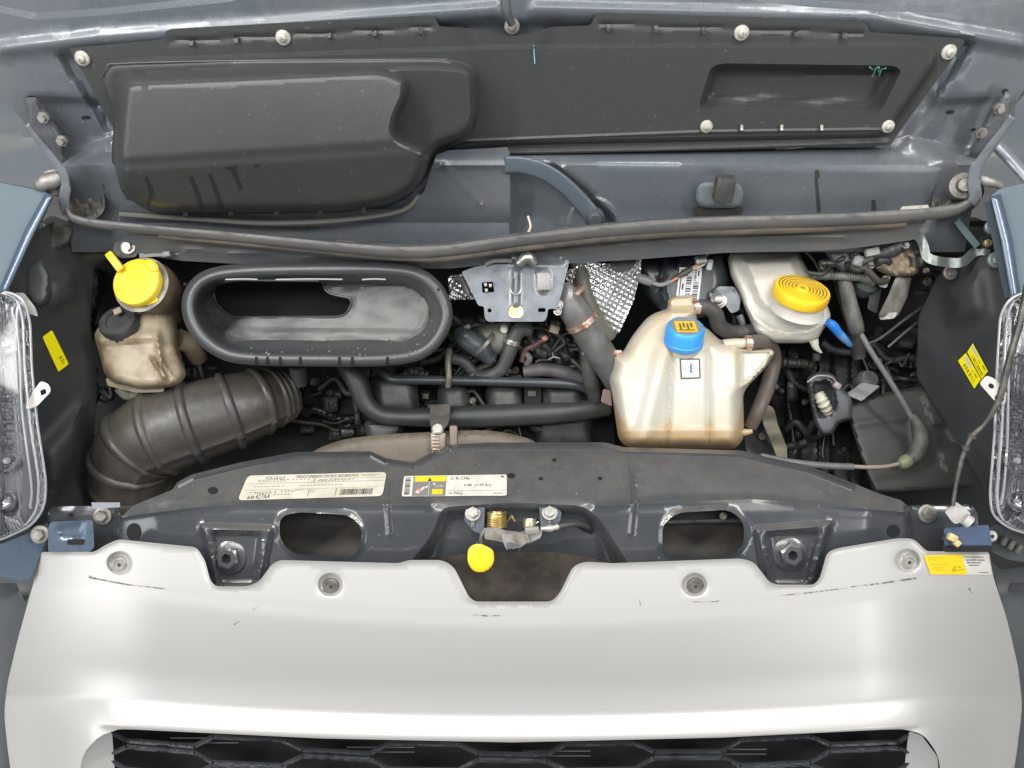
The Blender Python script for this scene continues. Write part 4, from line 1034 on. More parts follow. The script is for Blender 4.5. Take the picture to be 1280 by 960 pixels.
neck_mat = M('tan_plastic', (0.20, 0.145, 0.095), 0.45, 0, (0.12, 0.095, 0.07), 20, sss=0.1)
tube_obj('neck', [(178, 352, 1.285), (190, 358, 1.32), (200, 372, 1.37), (205, 395, 1.44)], [30, 31, 28, 24], neck_mat, wf, 28)
lathe_obj('neck_ring', 177, 356, 1.286, ca, [(R0 * .9, -0.004), (R0 * 1.16, -0.003), (R0 * 1.18, 0.001), (R0 * .9, 0.001)], M('neck_ring', (0.14, 0.13, 0.12), 0.4, 0, (0.3, 0.27, 0.22), 40), wf, 40)
# bolted carrier beside it
cb = thing('filler_bracket', 'black plastic carrier with one bolt behind the yellow washer cap', 'bracket', W(190, 318, 1.36))
MB().sheet(rnd([(144, 302), (172, 299), (171, 321), (150, 323), (141, 314)], 4), const(1.290), res=4, thick=0.02).build('bolt_plate', dark, cb)
hexbolt(160, 309, 1.288, cb, 0.0085, steel, washer=1.5)
frm = rnd([(176, 300), (222, 302), (224, 318), (206, 320), (174, 322)], 2)
MB().sheet(frm, const(1.292), holes=[rnd([(180, 304), (200, 305), (199, 316), (179, 318)], 2), rnd([(205, 305), (218, 306), (218, 315), (204, 316)], 2)], res=3, thick=0.018).build('carrier_frame', M('carrier_plastic', (0.075, 0.08, 0.085), 0.4), cb)
MB().box(W(209, 318, 1.285), (0.014, 0.010, 0.012), frame(5), 0.002).build('carrier_clip', M('carrier_clip', (0.14, 0.145, 0.15), 0.4), cb)
tube_obj('drain_tube', [(110, 318, 1.38), (130, 306, 1.36), (150, 300, 1.345)], [18, 20, 16], M('drain_olive', (0.075, 0.07, 0.055), 0.7), cb, 14)

# ------------------------------------------------------------------ steering fluid reservoir
pr = thing('fluid_reservoir', 'grimy tan fluid reservoir with a black screw cap below the yellow washer cap', 'reservoir', W(175, 470, 1.46))
tan = M('grimy_tan', (0.33, 0.28, 0.195), 0.42, 0, (0.165, 0.12, 0.078), 17, lo=0.38, hi=0.68, sss=0.15, bump=0.12, bscale=120)
prp = rnd([(117, 418, 6), (126, 404, 8), (160, 396, 8), (196, 384, 8), (214, 388, 8), (222, 408, 6), (224, 436, 6), (234, 468, 6), (222, 484, 8), (176, 486, 6), (140, 478, 8), (131, 468, 5)], 6)
pr_d = over(lambda x, y: 1.365 - 0.00035 * (np.asarray(y, float) - 400) + 0.0009 * np.clip(np.asarray(x, float) - 196, 0, 99), dome(prp, 11, 0.032), bead([(128, 425), (196, 420)], 10, 0.010), bead([(196, 420), (205, 470)], 6, 0.008), bead([(190, 448), (212, 480)], 4, 0.010))
body = MB().sheet(prp, pr_d, res=3, back=const(1.47)).build('tank', tan, pr)
rib = rnd([(184, 452), (197, 446), (204, 452), (221, 474), (212, 480), (204, 474), (196, 470)], 2)
MB().sheet(rib, over(const(1.318), dome(rib, 3, 0.004)), res=2.5, thick=0.02).build('tank_rib', tan, pr)
MB().sheet(rnd([(132, 472), (176, 484), (206, 484), (204, 490), (170, 491), (134, 482)], 3), const(1.35), res=4, thick=0.06).build('tank_foot', M('tan_foot', (0.30, 0.25, 0.17), 0.5), pr)
pca = np.array((-0.05, -0.30, 0.95)); r1 = m(24, 1.33)
pc_ = lathe_obj('cap', 153, 409, 1.335, pca, [(r1 * .98, -0.010), (r1, -0.006), (r1, 0.016), (r1 * .93, 0.020), (r1 * .6, 0.021), (r1 * .58, 0.018), (0, 0.018)], M('cap_black', (0.030, 0.032, 0.034), 0.4, 0, (0.05, 0.05, 0.05), 40), pr, 40, flut=-0.04)
MB().box(W(147, 389, 1.318), (0.013, 0.012, 0.004), [np.array((.8, .5, .2)) / .964, np.array((-.5, .8, .25)) / .976, pca / np.linalg.norm(pca)], 0.001).build('cap_symbol', M('faded_symbol', (0.36, 0.27, 0.20), 0.6), pr)
tube_obj('return_pipe', [(222, 424, 1.40), (238, 430, 1.42), (248, 448, 1.45)], [14, 13, 12], tan, pr, 14)
tube_obj('feed_stub', [(150, 484, 1.38), (160, 494, 1.39), (176, 490, 1.40)], [8, 7, 7], M('stub_grey', (0.35, 0.34, 0.30), 0.5), pr, 10)

# ------------------------------------------------------------------ oval intake funnel
floor_dust = M('funnel_dust', (0.085, 0.086, 0.087), 0.5, 0, (0.135, 0.134, 0.128), 9, bump=0.5, bscale=260, speck=((0.07, 0.07, 0.07), 120, 0.70))
it = thing('intake_funnel', 'large black oval air intake funnel with a dusty dished floor', 'air intake', W(395, 400, 1.46))
fo = rnd([(226, 400, 60), (240, 336, 60), (300, 329), (500, 328), (546, 338, 50), (567, 392, 50), (552, 446, 50), (500, 458), (300, 457), (246, 440, 50)], 40, 8)
fo = [tuple(p) for p in catmull([(227, 388), (233, 358), (256, 338), (300, 330), (395, 327.5), (480, 328), (525, 335), (554, 358), (566, 392), (555, 425), (528, 449), (480, 457.5), (395, 458), (310, 456), (270, 446), (240, 420)], 6, True)]
slot = rnd([(266, 354, 12), (300, 350), (404, 351, 6), (405, 362, 6), (414, 368, 6), (436, 372, 5), (440, 377, 4), (434, 392, 5), (424, 396, 6), (290, 397, 8), (268, 380, 12)], 6, 4)
def fun_rel(x, y):
    s = -sdf(fo, x, y)
    rim = 0.016 * np.sqrt(np.maximum(0, 1 - np.clip((s - 9) / 9.5, -1, 1) ** 2))
    lipw = np.where(y > 392, 1.0, 0.55)
    inside = sst((s - 17) / (9 + 8 * lipw))
    deepf = 0.050 + 0.028 * sst((470 - x) / 190) + 0.020 * sst((x - 330) / -80)
    floor = -deepf * inside
    wav = 0.0022 * np.sin(x * .09 + .6 * np.sin(y * .12)) * np.cos(y * .17) * inside
    ledge = 0.012 * sst((y - 404 - 0.012 * x) / 8) * inside
    return np.where(s < 18.3, rim, 0) * (1 - inside) + floor + wav + ledge
fun_d = over(const(1.292), fun_rel)
fun = MB().sheet(fo, fun_d, holes=[slot], res=3, thick=0.004).build('funnel', funnel_black, it)
flp = rnd([(290, 404, 6), (300, 399), (430, 398, 8), (444, 388, 8), (447, 362, 8), (470, 357), (515, 358, 16), (538, 380, 16), (534, 412, 16), (505, 428, 8), (460, 424), (400, 427), (340, 424), (286, 428, 10), (279, 416, 8)], 6)
MB().sheet(flp, over(fun_d, step(flp, 4, 0.0016)), res=3, thick=0.0012).build('dusty_floor', floor_dust, it)
MB().sheet(slot, const(1.43), res=8, thick=0.002).build('throat', hole_black, it)
tube_obj('throat_lip', [(x, y, S(x, y, fun_d) - 0.0005) for x, y in slot[::2] + slot[:1]], 1.6, funnel_black, it, 6, 2, smooth=False)
skirt = [(x * .965 + 395 * .035, y * .93 + 393 * .07) for x, y in fo]
b = MB()
o_ = [W(x, y, 1.296) for x, y in fo]; i_ = [W(x, y + 3, 1.41) for x, y in skirt]
n_ = len(fo)
b.faces(o_ + i_, [(k, n_ + k, n_ + (k + 1) % n_, (k + 1) % n_) for k in range(n_)])
b.build('outer_wall', duct_black, it)
for x in (320, 334, 350, 375, 424, 440, 484):
    MB().sheet(rnd([(x - 1.5, 446), (x + 2, 446), (x + 2.5, 456), (x - 1.5, 456)], .8), over(fun_d, const(0.0010)), res=3, thick=0.0006).build('drip_mark', hole_black, it)
for x0, x1 in ((282, 322), (345, 428), (453, 482)):
    tube_obj('edge_clip', [(x0, 349.5, 1.283), ((x0 + x1) / 2, 348.8, 1.282), (x1, 349.3, 1.283)], 1.1, M('clip_light', (0.27, 0.265, 0.26), 0.4) if 'clip_light' not in bpy.data.materials else bpy.data.materials['clip_light'], it, 6)
rg = random.Random(3)
b = MB()
for k in range(46):
    if k < 22: x, y = rg.uniform(300, 520), 440 + rg.uniform(-5, 4)
    else: x, y = rg.uniform(470, 545), rg.uniform(392, 434)
    r_ = rg.uniform(.5, 1.6)
    b.box(W(x, y, S(x, y, fun_d) - 0.0008), (m(r_ * 2), m(r_ * rg.uniform(.8, 1.6)), 0.0016), frame(rg.uniform(0, 90)), 0)
b.build('dirt_crumbs', M('crumb', (0.17, 0.16, 0.145), 0.8, 0, (0.06, 0.055, 0.05), 150), it)['kind'] = 'stuff'
for x, y in ((231, 355), (548, 362)):
    MB().sheet(ell(x, y, 2, 2, 10), over(fun_d, const(0.001)), res=2).build('pin_hole', hole_black, it)
tube_obj('drain_nozzle', [(372, 456, 1.33), (374, 470, 1.35), (376, 480, 1.36)], [11, 10, 8], duct_black, it, 14)

# ------------------------------------------------------------------ ribbed intake hose
ih = thing('intake_hose', 'thick ribbed black rubber intake hose curling beside the headlight', 'hose', W(170, 620, 1.5))
hp = [(356, 492, 1.47), (345, 496, 1.455), (316, 505, 1.425), (272, 519, 1.40), (226, 533, 1.385), (188, 547, 1.382), (167, 568, 1.388), (164, 600, 1.42), (168, 640, 1.49)]
hr = [30, 34, 42, 48, 51, 52, 48, 45, 42]
hose_mat = M('hose_rubber', (0.040, 0.038, 0.036), 0.42, 0, (0.085, 0.073, 0.058), 7, lo=0.3, hi=0.7, bump=0.2, bscale=160, rvar=0.1)
def hose_r(t, a):
    g = 0
    for c in (0.22, 0.33, 0.455, 0.575, 0.69, 0.79, 0.88):
        g += 0.085 * max(0, 1 - ((t - c) / 0.013) ** 2) ** .5
    for c in (0.03, 0.07, 0.11, 0.15):
        g += 0.09 * max(0, 1 - ((t - c) / 0.014) ** 2)
    return 1 + g + 0.065 * math.exp(-((a - math.radians(218)) / 0.07) ** 2)
tube_obj('bellows', hp, hr, hose_mat, ih, 72, 30, rfun=hose_r)

# ------------------------------------------------------------------ central latch bracket
zb = thing('striker_bracket', 'bare galvanised steel bracket plate at the centre of the bay', 'bracket', W(645, 395, 1.35))
zp = rnd([(577, 340, 2), (592, 334), (612, 330), (636, 330), (641, 318), (712, 318), (711, 330), (697, 386, 3), (685, 386), (684, 396, 3), (680, 402), (610, 402), (606, 398), (605, 383), (598, 382, 2)], 2.5, 3)
zd = over(lambda x, y: 1.290 + 0.0001 * (402 - np.asarray(y, float)), bead([(645, 340), (645, 384)], 8, 0.006), step(ell(645, 389, 10, 9), 4, -0.004), step(rnd([(668, 336), (689, 336), (689, 362), (680, 371), (670, 364)], 6), 3, 0.004), bead([(640, 322), (700, 322)], 10, 0.008))
zo = MB().sheet(zp, zd, holes=[ell(612, 388, 2.6, 2.6, 12), rnd([(672.5, 385), (682, 385), (682, 390), (672.5, 390)], 2.4), rnd([(602, 353), (616, 352), (618, 365), (603, 366)], 1.5)], res=3, thick=0.003).build('plate', zinc, zb)
hexbolt(645, 389.5, 1.293, zb, 0.0068, gold_zinc, washer=1.9)
tube_obj('striker_loop', [(639, 346, 1.285), (638, 362, 1.278), (645, 368, 1.276), (651, 362, 1.278), (652, 342, 1.285)], 1.6, steel, zb, 8)
MB().box(W(680, 352, 1.284), (0.024, 0.030, 0.006), frame(0), 0.003).build('grey_pad', M('pad_grey', (0.27, 0.265, 0.25), 0.55, 0.2, (0.2, 0.19, 0.18), 40), zb)
b = MB()
for dx, dy in ((0, 0), (6, 1), (1, 7)):
    b.box(W(607 + dx, 356 + dy, 1.29), (0.005, 0.006, 0.005), frame(8), 0.001)
b.build('clip', dull_steel, zb)
b = MB().tube([(607, 330, 1.292), (618, 326, 1.288), (640, 326, 1.288)], [4, 3, 3], 8, 4); b.tube([(648, 330, 1.28), (660, 322, 1.275), (668, 330, 1.28)], [6, 8, 6], 10, 4)
b.build('weld_stub', M('olive_zinc', (0.36, 0.37, 0.34), 0.35, 0.8, (0.25, 0.25, 0.22), 50), zb)

# ------------------------------------------------------------------ embossed foil heat shields
foil = M('foil', (0.52, 0.53, 0.54), 0.28, 0.9, (0.42, 0.43, 0.44), 40, rvar=0.1)
def emb(x, y):
    u, v = (x + y * .55) * 1.05, (x * .55 - y) * 1.05
    return 0.0022 * (np.abs(np.sin(u * .42)) + np.abs(np.sin(v * .42))) + 0.007 * np.sin(x * .07) * np.sin(y * .055)
hs = thing('heat_shield', 'crinkled embossed silver foil heat shield behind the radiator hose', 'heat shield', W(765, 410, 1.42))
MB().sheet(rnd([(706, 340), (736, 326), (760, 330), (802, 318), (801, 340), (792, 376), (774, 416), (764, 420), (738, 398), (716, 380)], 2), over(lin((720, 340, 1.37), (800, 330, 1.36), (760, 410, 1.40)), emb), res=1.9, thick=0.001).build('foil', foil, hs)
MB().sheet(rnd([(762, 328), (780, 320), (798, 322), (792, 336), (776, 342), (764, 338)], 8), const(1.335), res=4, thick=0.01).build('foil_cover', apron_mat, hs)
hs2 = thing('heat_shield', 'small foil heat shield scrap beside the oval intake funnel', 'heat shield', W(575, 372, 1.40))
MB().sheet(rnd([(560, 347), (566, 344), (580, 342), (594, 374), (562, 375)], 2), over(const(1.375), emb), res=1.9, thick=0.001).build('foil', foil, hs2)
tube_obj('shield_pin', [(568, 347, 1.36), (577, 350, 1.355), (584, 364, 1.35), (587, 370, 1.35)], [3, 4, 4, 3], dull_steel, hs2, 8)

# ------------------------------------------------------------------ upper radiator hose
rh = thing('radiator_hose', 'grey rubber coolant hose with a copper clamp running down behind the white expansion tank', 'hose', W(775, 478, 1.42))
hose_grey = M('hose_grey', (0.125, 0.125, 0.13), 0.45, 0, (0.085, 0.08, 0.075), 20, bump=0.1)
rp = [(702, 362, 1.335), (712, 380, 1.332), (728, 405, 1.34), (746, 434, 1.36), (768, 468, 1.40), (786, 500, 1.44)]
tube_obj('hose', rp, [15, 18, 18.5, 18.5, 18, 17], hose_grey, rh, 24)
tube_obj('neck', [(722, 322, 1.40), (726, 336, 1.38), (730, 366, 1.375), (742, 396, 1.385), (760, 424, 1.40)], [11, 11, 11, 12, 12], M('neck_olive', (0.085, 0.08, 0.06), 0.45, 0, (0.12, 0.115, 0.09), 20), rh, 18)
d1 = W(735, 416, 1.345) - W(718, 388, 1.333)
b = band(MB(), 727, 403, 1.339, d1, m(18.7, 1.34), 0.010); b.build('clamp', copper, rh)
b = band(MB(), 713, 368, 1.34, d1, m(18, 1.335), 0.006, 0, False); b.build('clamp', M('tan_clamp', (0.40, 0.28, 0.2), 0.45, 0.5), rh)
lathe_obj('thermostat_cap', 701, 369, 1.322, NV * .6 + np.array((-.5, 0, .2)), [(0.024, -0.02), (0.024, 0.0), (0.018, 0.006), (0, 0.008)], M('thermostat_grey', (0.21, 0.21, 0.215), 0.4, 0.3), rh, 24)
hexbolt(698, 381, 1.31, rh, 0.006, steel); hexbolt(697, 389, 1.315, rh, 0.005, steel)
b = band(MB(), 726, 334, 1.38, (0, -.3, .9), m(11.5, 1.38), 0.012, 0, False); b.build('clamp', M('black_clamp', (0.05, 0.05, 0.045), 0.4, 0.3), rh)
tube_obj('hose_lip', [(764, 440, 1.36), (770, 441, 1.355), (777, 441, 1.355)], 3.5, copper, rh, 8)

# ------------------------------------------------------------------ coolant expansion tank
ct = thing('coolant_tank', 'milky white coolant expansion tank with a blue cap and amber fluid at the bottom', 'coolant tank', W(850, 555, 1.45))
zl = float(W(850, 536, 1.295)[2])
tank_mat = bpy.data.materials.new('tank_plastic'); tank_mat.use_nodes = True
nt = tank_mat.node_tree; N, L = nt.nodes, nt.links; bs = N['Principled BSDF']
bs.inputs['Roughness'].default_value = 0.32; bs.inputs['Subsurface Weight'].default_value = 0.75
bs.inputs['Subsurface Radius'].default_value = (0.03, 0.022, 0.013); bs.inputs['Subsurface Scale'].default_value = 0.55
g_ = N.new('ShaderNodeNewGeometry'); sp_ = N.new('ShaderNodeSeparateXYZ'); L.new(g_.outputs['Position'], sp_.inputs[0])
nz = N.new('ShaderNodeTexNoise'); nz.inputs['Scale'].default_value = 7; nz.inputs['Detail'].default_value = 5; L.new(g_.outputs['Position'], nz.inputs['Vector'])
def _mr(x, a, c):
    r = N.new('ShaderNodeMapRange'); r.interpolation_type = 'SMOOTHSTEP'; r.inputs['From Min'].default_value = a; r.inputs['From Max'].default_value = c; L.new(x, r.inputs['Value']); return r.outputs[0]
def _mx(f, a, c):
    x = N.new('ShaderNodeMix'); x.data_type = 'RGBA'; L.new(f, x.inputs['Factor'])
    for s_, v_ in ((x.inputs[6], a), (x.inputs[7], c)):
        if isinstance(v_, tuple): s_.default_value = v_ + (1,)
        else: L.new(v_, s_)
    return x.outputs[2]
c1 = _mx(_mr(nz.outputs['Fac'], .40, .68), (0.52, 0.505, 0.455), (0.49, 0.44, 0.335))
c1 = _mx(_mr(sp_.outputs['Z'], zl + 0.06, zl + 0.17), c1, _mx(_mr(nz.outputs['Fac'], .3, .6), (0.50, 0.435, 0.315), (0.44, 0.345, 0.205)))
nz2 = N.new('ShaderNodeMath'); nz2.operation = 'MULTIPLY_ADD'; L.new(nz.outputs['Fac'], nz2.inputs[0]); nz2.inputs[1].default_value = 0.012; L.new(sp_.outputs['Z'], nz2.inputs[2])
c1 = _mx(_mr(nz2.outputs[0], zl - 0.008 + .006, zl + 0.012 + .006), (0.47, 0.345, 0.20), c1)
L.new(c1, bs.inputs['Base Color'])
tp = rnd([(834, 386, 3), (834, 374, 6), (842, 369, 5), (868, 367, 4), (871, 384, 3), (872, 404, 6), (884, 410, 12), (900, 425, 4), (905, 425, 5), (922, 426, 4), (930, 435, 4), (962, 435, 8), (969, 440, 6), (956, 461, 14), (936, 481, 12), (929, 492, 8), (930, 530), (930, 548, 6), (920, 561, 12), (784, 560, 14), (773, 549, 10), (770, 528), (765, 492), (761, 474, 8), (766, 460, 8), (767, 444, 4), (779, 440, 6), (790, 420, 10), (811, 394, 12)], 5, 5)
wing = rnd([(906, 436), (962, 435, 8), (969, 440, 6), (956, 461, 14), (934, 482, 8), (908, 486)], 4)
def tank_rel(x, y):
    s = -sdf(tp, x, y)
    wd = 17 - 11 * sst((400 - y) / 16) - 12 * sst((x - 922) / 12) * sst((486 - y) / 8)
    e = np.sqrt(np.maximum(0, 1 - (1 - np.clip(s / wd, 0, 1)) ** 2))
    h = 0.062 * e
    h = h + 0.020 * sst((y - 400) / 90) * e
    # three upright lobes with valleys between them
    c0 = 812 - 30 * (y - 420) / 130.0
    h = h + 0.016 * e * np.exp(-((x - (c0 + 22)) / 13.0) ** 2) * sst((y - 405) / 50)
    h = h + 0.006 * e * np.exp(-((x - 864) / 22.0) ** 2)
    h = h + 0.010 * e * np.exp(-((x - 908) / 13.0) ** 2) * sst((y - 478) / 16)
    h = h - 0.010 * e * np.exp(-((x - 887) / 4.0) ** 2) * sst((y - 430) / 20)
    h = h - 0.010 * e * np.exp(-((x - (842 - 6 * (y - 430) / 100.0)) / 4.0) ** 2) * sst((y - 425) / 30)
    h = h - 0.030 * sst(-sdf(wing, x, y) / 6) * sst((x - 918) / 12)
    h = h - 0.030 * sst((392 - y) / 10)
    h = h + 0.004 * sst(1 - np.abs(y - 538) / 5) * e
    return h
ct_base = const(1.380)
ct_d = over(ct_base, tank_rel)
tank = MB().sheet(tp, ct_d, res=2.6, back=const(1.45)).build('tank', tank_mat, ct)
lathe_obj('filler_neck', 854, 434, 1.322, (0, 0.03, 1), [(0.030, -0.02), (0.030, 0.006), (0.028, 0.010)], tank_mat, ct, 30)
blue = M('blue_plastic', (0.025, 0.27, 0.74), 0.4, 0, (0.05, 0.33, 0.76), 24, rvar=0.06)
r2 = m(24.5, 1.305); bx = np.array((0, 0.03, 1.0))
cpb = lathe_obj('cap', 854, 428, 1.312, bx, [(r2 * .97, -0.002), (r2 * 1.02, 0.000), (r2 * 1.02, 0.007), (r2 * .99, 0.008), (r2 * .98, 0.026), (r2 * .92, 0.032), (r2 * .86, 0.0335), (r2 * .80, 0.0335), (r2 * .78, 0.0315), (0, 0.0315)], [blue, M('cap_disc_grey', (0.20, 0.20, 0.185), 0.5)], ct, 36, mis=[0, 0, 0, 0, 0, 0, 0, 1, 1], flut=-0.012)
cc = W(854, 428, 1.312) + bx / np.linalg.norm(bx) * 0.0322
ux = RT; uy = np.cross(bx, RT); uy /= np.linalg.norm(uy)
b = MB().box(cc, (r2 * 1.05, r2 * 0.95, 0.0008), [ux, uy, bx / np.linalg.norm(bx)])
for k in range(4):
    b.box(cc + ux * r2 * (-.28 + .19 * k) + uy * r2 * 0.1 * (k % 2) + bx * 0.0008, (r2 * .10, r2 * (.5 - .1 * (k % 2)), 0.0006), [ux, uy, bx / np.linalg.norm(bx)], mi=1)
b.box(cc - uy * r2 * .33 + bx * 0.0008, (r2 * .8, r2 * .08, 0.0006), [ux, uy, bx / np.linalg.norm(bx)], mi=1)
b.build('cap_symbol', [M('cap_label_yellow', (0.62, 0.42, 0.05), 0.5), M('cap_ink', (0.16, 0.10, 0.03), 0.6)], ct)
sticker('thermometer_label', [(849.5, 448), (875, 448), (876, 473), (851, 474)], ct_d, [ink, white_paper, ink_blue],
    [('r', .07, .07, .93, .93, 1, 1), ('r', .49, .24, .57, .62, 2, 2), ('r', .57, .30, .68, .335, 2, 2), ('r', .57, .39, .68, .425, 2, 2), ('r', .57, .49, .68, .525, 2, 2),
     ('p', [(.46, .64), (.49, .58), (.57, .58), (.61, .64), (.58, .71), (.49, .71)], 2, 2), *words_row(.10, .635, .33, .03, 3, 2, 11), *words_row(.65, .625, .26, .03, 2, 2, 12), *words_row(.28, .76, .46, .03, 3, 2, 13)], ct, 0.0010, 2.5, 8, 8)
tube_obj('outlet_stub', [(862, 385, 1.352), (868, 384, 1.35), (880, 384, 1.35)], [5, 5.5, 5], tank_mat, ct, 12)
tube_obj('outlet_stub', [(905, 432, 1.338), (918, 430, 1.335), (932, 429, 1.335)], [8, 7, 6], tank_mat, ct, 12)
tube_obj('drain_stub', [(926, 541, 1.35), (934, 540, 1.348), (940, 539, 1.348)], [5, 4, 2.5], tank_mat, ct, 10)
MB().sheet(rnd([(754, 486), (763, 488), (765, 508), (751, 502)], 2), const(1.38), res=3, thick=0.015).build('side_tab', M('pink_plastic', (0.17, 0.115, 0.105), 0.5), ct)
vent = M('vent_hose', (0.135, 0.105, 0.09), 0.5, 0, (0.10, 0.09, 0.085), 20)
oh = thing('overflow_hose', 'brown grey hose clipped to the shoulder of the expansion tank and hanging beside it', 'hose', W(934, 532, 1.42))
tube_obj('tube', [(934, 429, 1.335), (950, 427, 1.36), (963, 433, 1.41), (967, 450, 1.44), (960, 480, 1.44), (949, 510, 1.42), (938, 534, 1.43)], [9, 9, 9, 9.5, 9.5, 9, 8], vent, oh, 16)
b = band(MB(), 935, 429, 1.335, RT, m(9, 1.335), 0.010); b.build('clamp', copper, oh)
vh = thing('vent_hose', 'black hose leaving the top of the expansion tank behind the blue cap', 'hose', W(918, 416, 1.40))
tube_obj('tube', [(873, 383, 1.350), (884, 384, 1.35), (894, 392, 1.353), (900, 408, 1.37), (915, 415, 1.38), (942, 413, 1.39)], [9, 9, 9.5, 10, 9, 8], rubber, vh, 16)
b = band(MB(), 871, 384, 1.35, RT, m(8, 1.35), 0.010); b.build('clamp', copper, vh)

# ------------------------------------------------------------------ brake fluid reservoir
bf = thing('brake_fluid_reservoir', 'white plastic brake fluid reservoir with a large yellow cap', 'reservoir', W(990, 425, 1.46))
bwhite = M('reservoir_plastic', (0.56, 0.545, 0.495), 0.36, 0, (0.44, 0.41, 0.34), 5, lo=0.42, hi=0.75, sss=0.6, bump=0.05, bscale=150)
bp_ = rnd([(909, 324, 5), (914, 313, 4), (998, 313, 5), (1008, 334, 10), (1026, 364, 16), (1034, 380, 10), (1039, 395, 8), (1035, 403, 6), (1028, 414, 6), (1022, 424, 6), (1008, 429, 10), (968, 429, 14), (950, 422, 8), (944, 416, 6), (938, 402, 6), (924, 368, 6), (913, 344, 4)], 6, 5)
topf = rnd([(922, 322, 8), (994, 318, 10), (1010, 352, 14), (1028, 384, 18), (1006, 398, 22), (966, 398, 24), (944, 384, 12)], 10, 5)
ledge = [(930, 380), (942, 398), (962, 411), (985, 416.5), (1010, 414), (1030, 405), (1038, 396)]
def bf_rel(x, y):
    s = -sdf(bp_, x, y)
    e = np.sqrt(np.maximum(0, 1 - (1 - np.clip(s / 9, 0, 1)) ** 2))
    h = 0.038 * e + 0.022 * sst(-sdf(topf, x, y) / 12) + 0.007 * sst(1 - dline(ledge, x, y) / 5) * e
    return h - 0.006 * sst((dline([(945, 425), (985, 434), (1030, 424)], x, y) * -1 + 14) / 8)
bf_d = over(lambda x, y: 1.425 - 0.00035 * (np.asarray(y, float) - 313), bf_rel)
MB().sheet(bp_, bf_d, res=2.6, back=const(1.47)).build('tank', bwhite, bf)
r3 = m(34.5, 1.32); by = np.array((0.10, 0.04, 1.0)); by /= np.linalg.norm(by)
lathe_obj('filler_neck', 999, 380, 1.335, by, [(r3 * 1.0, -0.012), (r3 * .9, -0.004), (r3 * .86, 0.010)], bwhite, bf, 36)
prof = [(r3 * .96, -0.002), (r3, 0.001), (r3, 0.015), (r3 * .97, 0.0185)]
mis = [0, 0, 0]
q = .93
for k in range(6):
    prof += [(r3 * q, 0.0190), (r3 * (q - .055), 0.0190), (r3 * (q - .06), 0.0172), (r3 * (q - .105), 0.0172)]
    mis += [0, 0, 1, 1]
    q -= .115
prof += [(r3 * .20, 0.0205), (r3 * .10, 0.0205), (0, 0.018)]; mis += [0, 0, 1]
lathe_obj('cap', 999, 372, 1.325, by, prof, [yellow_dirty, M('cap_groove', (0.30, 0.20, 0.05), 0.6)], bf, 60, mis=mis, flut=-0.006)
MB().tube([(1017, 425, 1.37), (1020, 434, 1.372), (1027, 441, 1.375)], [6, 4, 1], 8, 4).build('spike', bwhite, bf)
bb = thing('mounting_stud', 'bare metal mounting stud and bracket beside the brake fluid reservoir', 'bracket', W(905, 385, 1.43))
MB().sheet(rnd([(886, 366), (898, 358), (918, 358), (926, 372), (924, 388), (914, 392), (906, 380), (890, 382)], 4), over(const(1.385), bead([(890, 362), (918, 360)], 4, 0.005)), res=4, thick=0.004).build('plate', zinc, bb)
lathe_obj('stud', 898, 376, 1.372, (-.3, -.6, .7), [(0.014, -.004), (0.014, 0.0), (0.011, 0.001), (0.011, 0.006), (0.008, 0.007), (0.008, 0.015), (0.005, 0.017), (0, 0.017)], steel, bb, 24)
tube_obj('leg', [(924, 394, 1.38), (928, 404, 1.38), (926, 410, 1.385)], [5, 4, 3], zinc, bb, 10)
bc = thing('blue_connector', 'bright blue wire connector beside the brake fluid reservoir', 'connector', W(1060, 430, 1.42))
tube_obj('boot', [(1034, 402, 1.36), (1041, 407, 1.365), (1048, 416, 1.375)], [4.5, 6, 5], M('bright_blue', (0.02, 0.21, 0.66), 0.4), bc, 12)
tube_obj('sleeve', [(1046, 414, 1.374), (1054, 422, 1.385), (1063, 431, 1.40)], [5, 5, 3.5], M('pale_blue', (0.07, 0.24, 0.55), 0.4, 0, (0.12, 0.3, 0.55), 60), bc, 12)

# ------------------------------------------------------------------ servo with barcode label and wires
md = thing('brake_servo', 'dark blue black housing with a white barcode label behind the expansion tank', 'housing', W(860, 390, 1.48))
mp_ = rnd([(790, 322, 4), (905, 312, 6), (912, 350, 6), (900, 395, 10), (850, 400, 10), (822, 385, 10), (800, 360, 8)], 8)
md_d = over(const(1.43), dome(mp_, 20, 0.035), bead([(833, 320), (826, 350), (834, 390)], 5, 0.012), bead([(852, 322), (848, 335)], 4, 0.008))
MB().sheet(mp_, md_d, res=4, back=const(1.50)).build('shell', M('housing_paint', (0.030, 0.040, 0.046), 0.35, 0.1, (0.05, 0.055, 0.06), 20, coat=0.2), md)
sticker('barcode_label', [(849.5, 334), (878, 335.5), (873, 379), (844, 379)], over(md_d, const(0.001)), [barcode_paper, ink], bars(.36, .22, .60, .98, 16, 1, False, 21) + bars(.68, .40, .92, .98, 15, 1, False, 22) + bars(.70, .05, .78, .36, 9, 1, False, 23) + [('r', .10, .30, .14, .98, 1, 2), ('r', .20, .45, .27, .62, 1, 2), ('r', .84, .08, .90, .22, 1, 2), ('p', [(.08, .06), (.3, .06), (.3, .14), (.08, .14)], 1, 2)], md, 0.0015, 0, 6, 8)
wr_ = thing('sensor_lead', 'grey sensor lead with bare copper ends crossing the barcode label', 'wire', W(885, 340, 1.42))
tube_obj('plug', [(797, 345, 1.365), (804, 349, 1.362), (814, 353, 1.362)], [4.5, 6, 5], M('plug_grey', (0.16, 0.16, 0.17), 0.45), wr_, 12)
tube_obj('lead', [(814, 353, 1.362), (826, 356, 1.362), (838, 352, 1.362)], 2.6, M('lead_grey', (0.22, 0.22, 0.23), 0.45), wr_, 8)
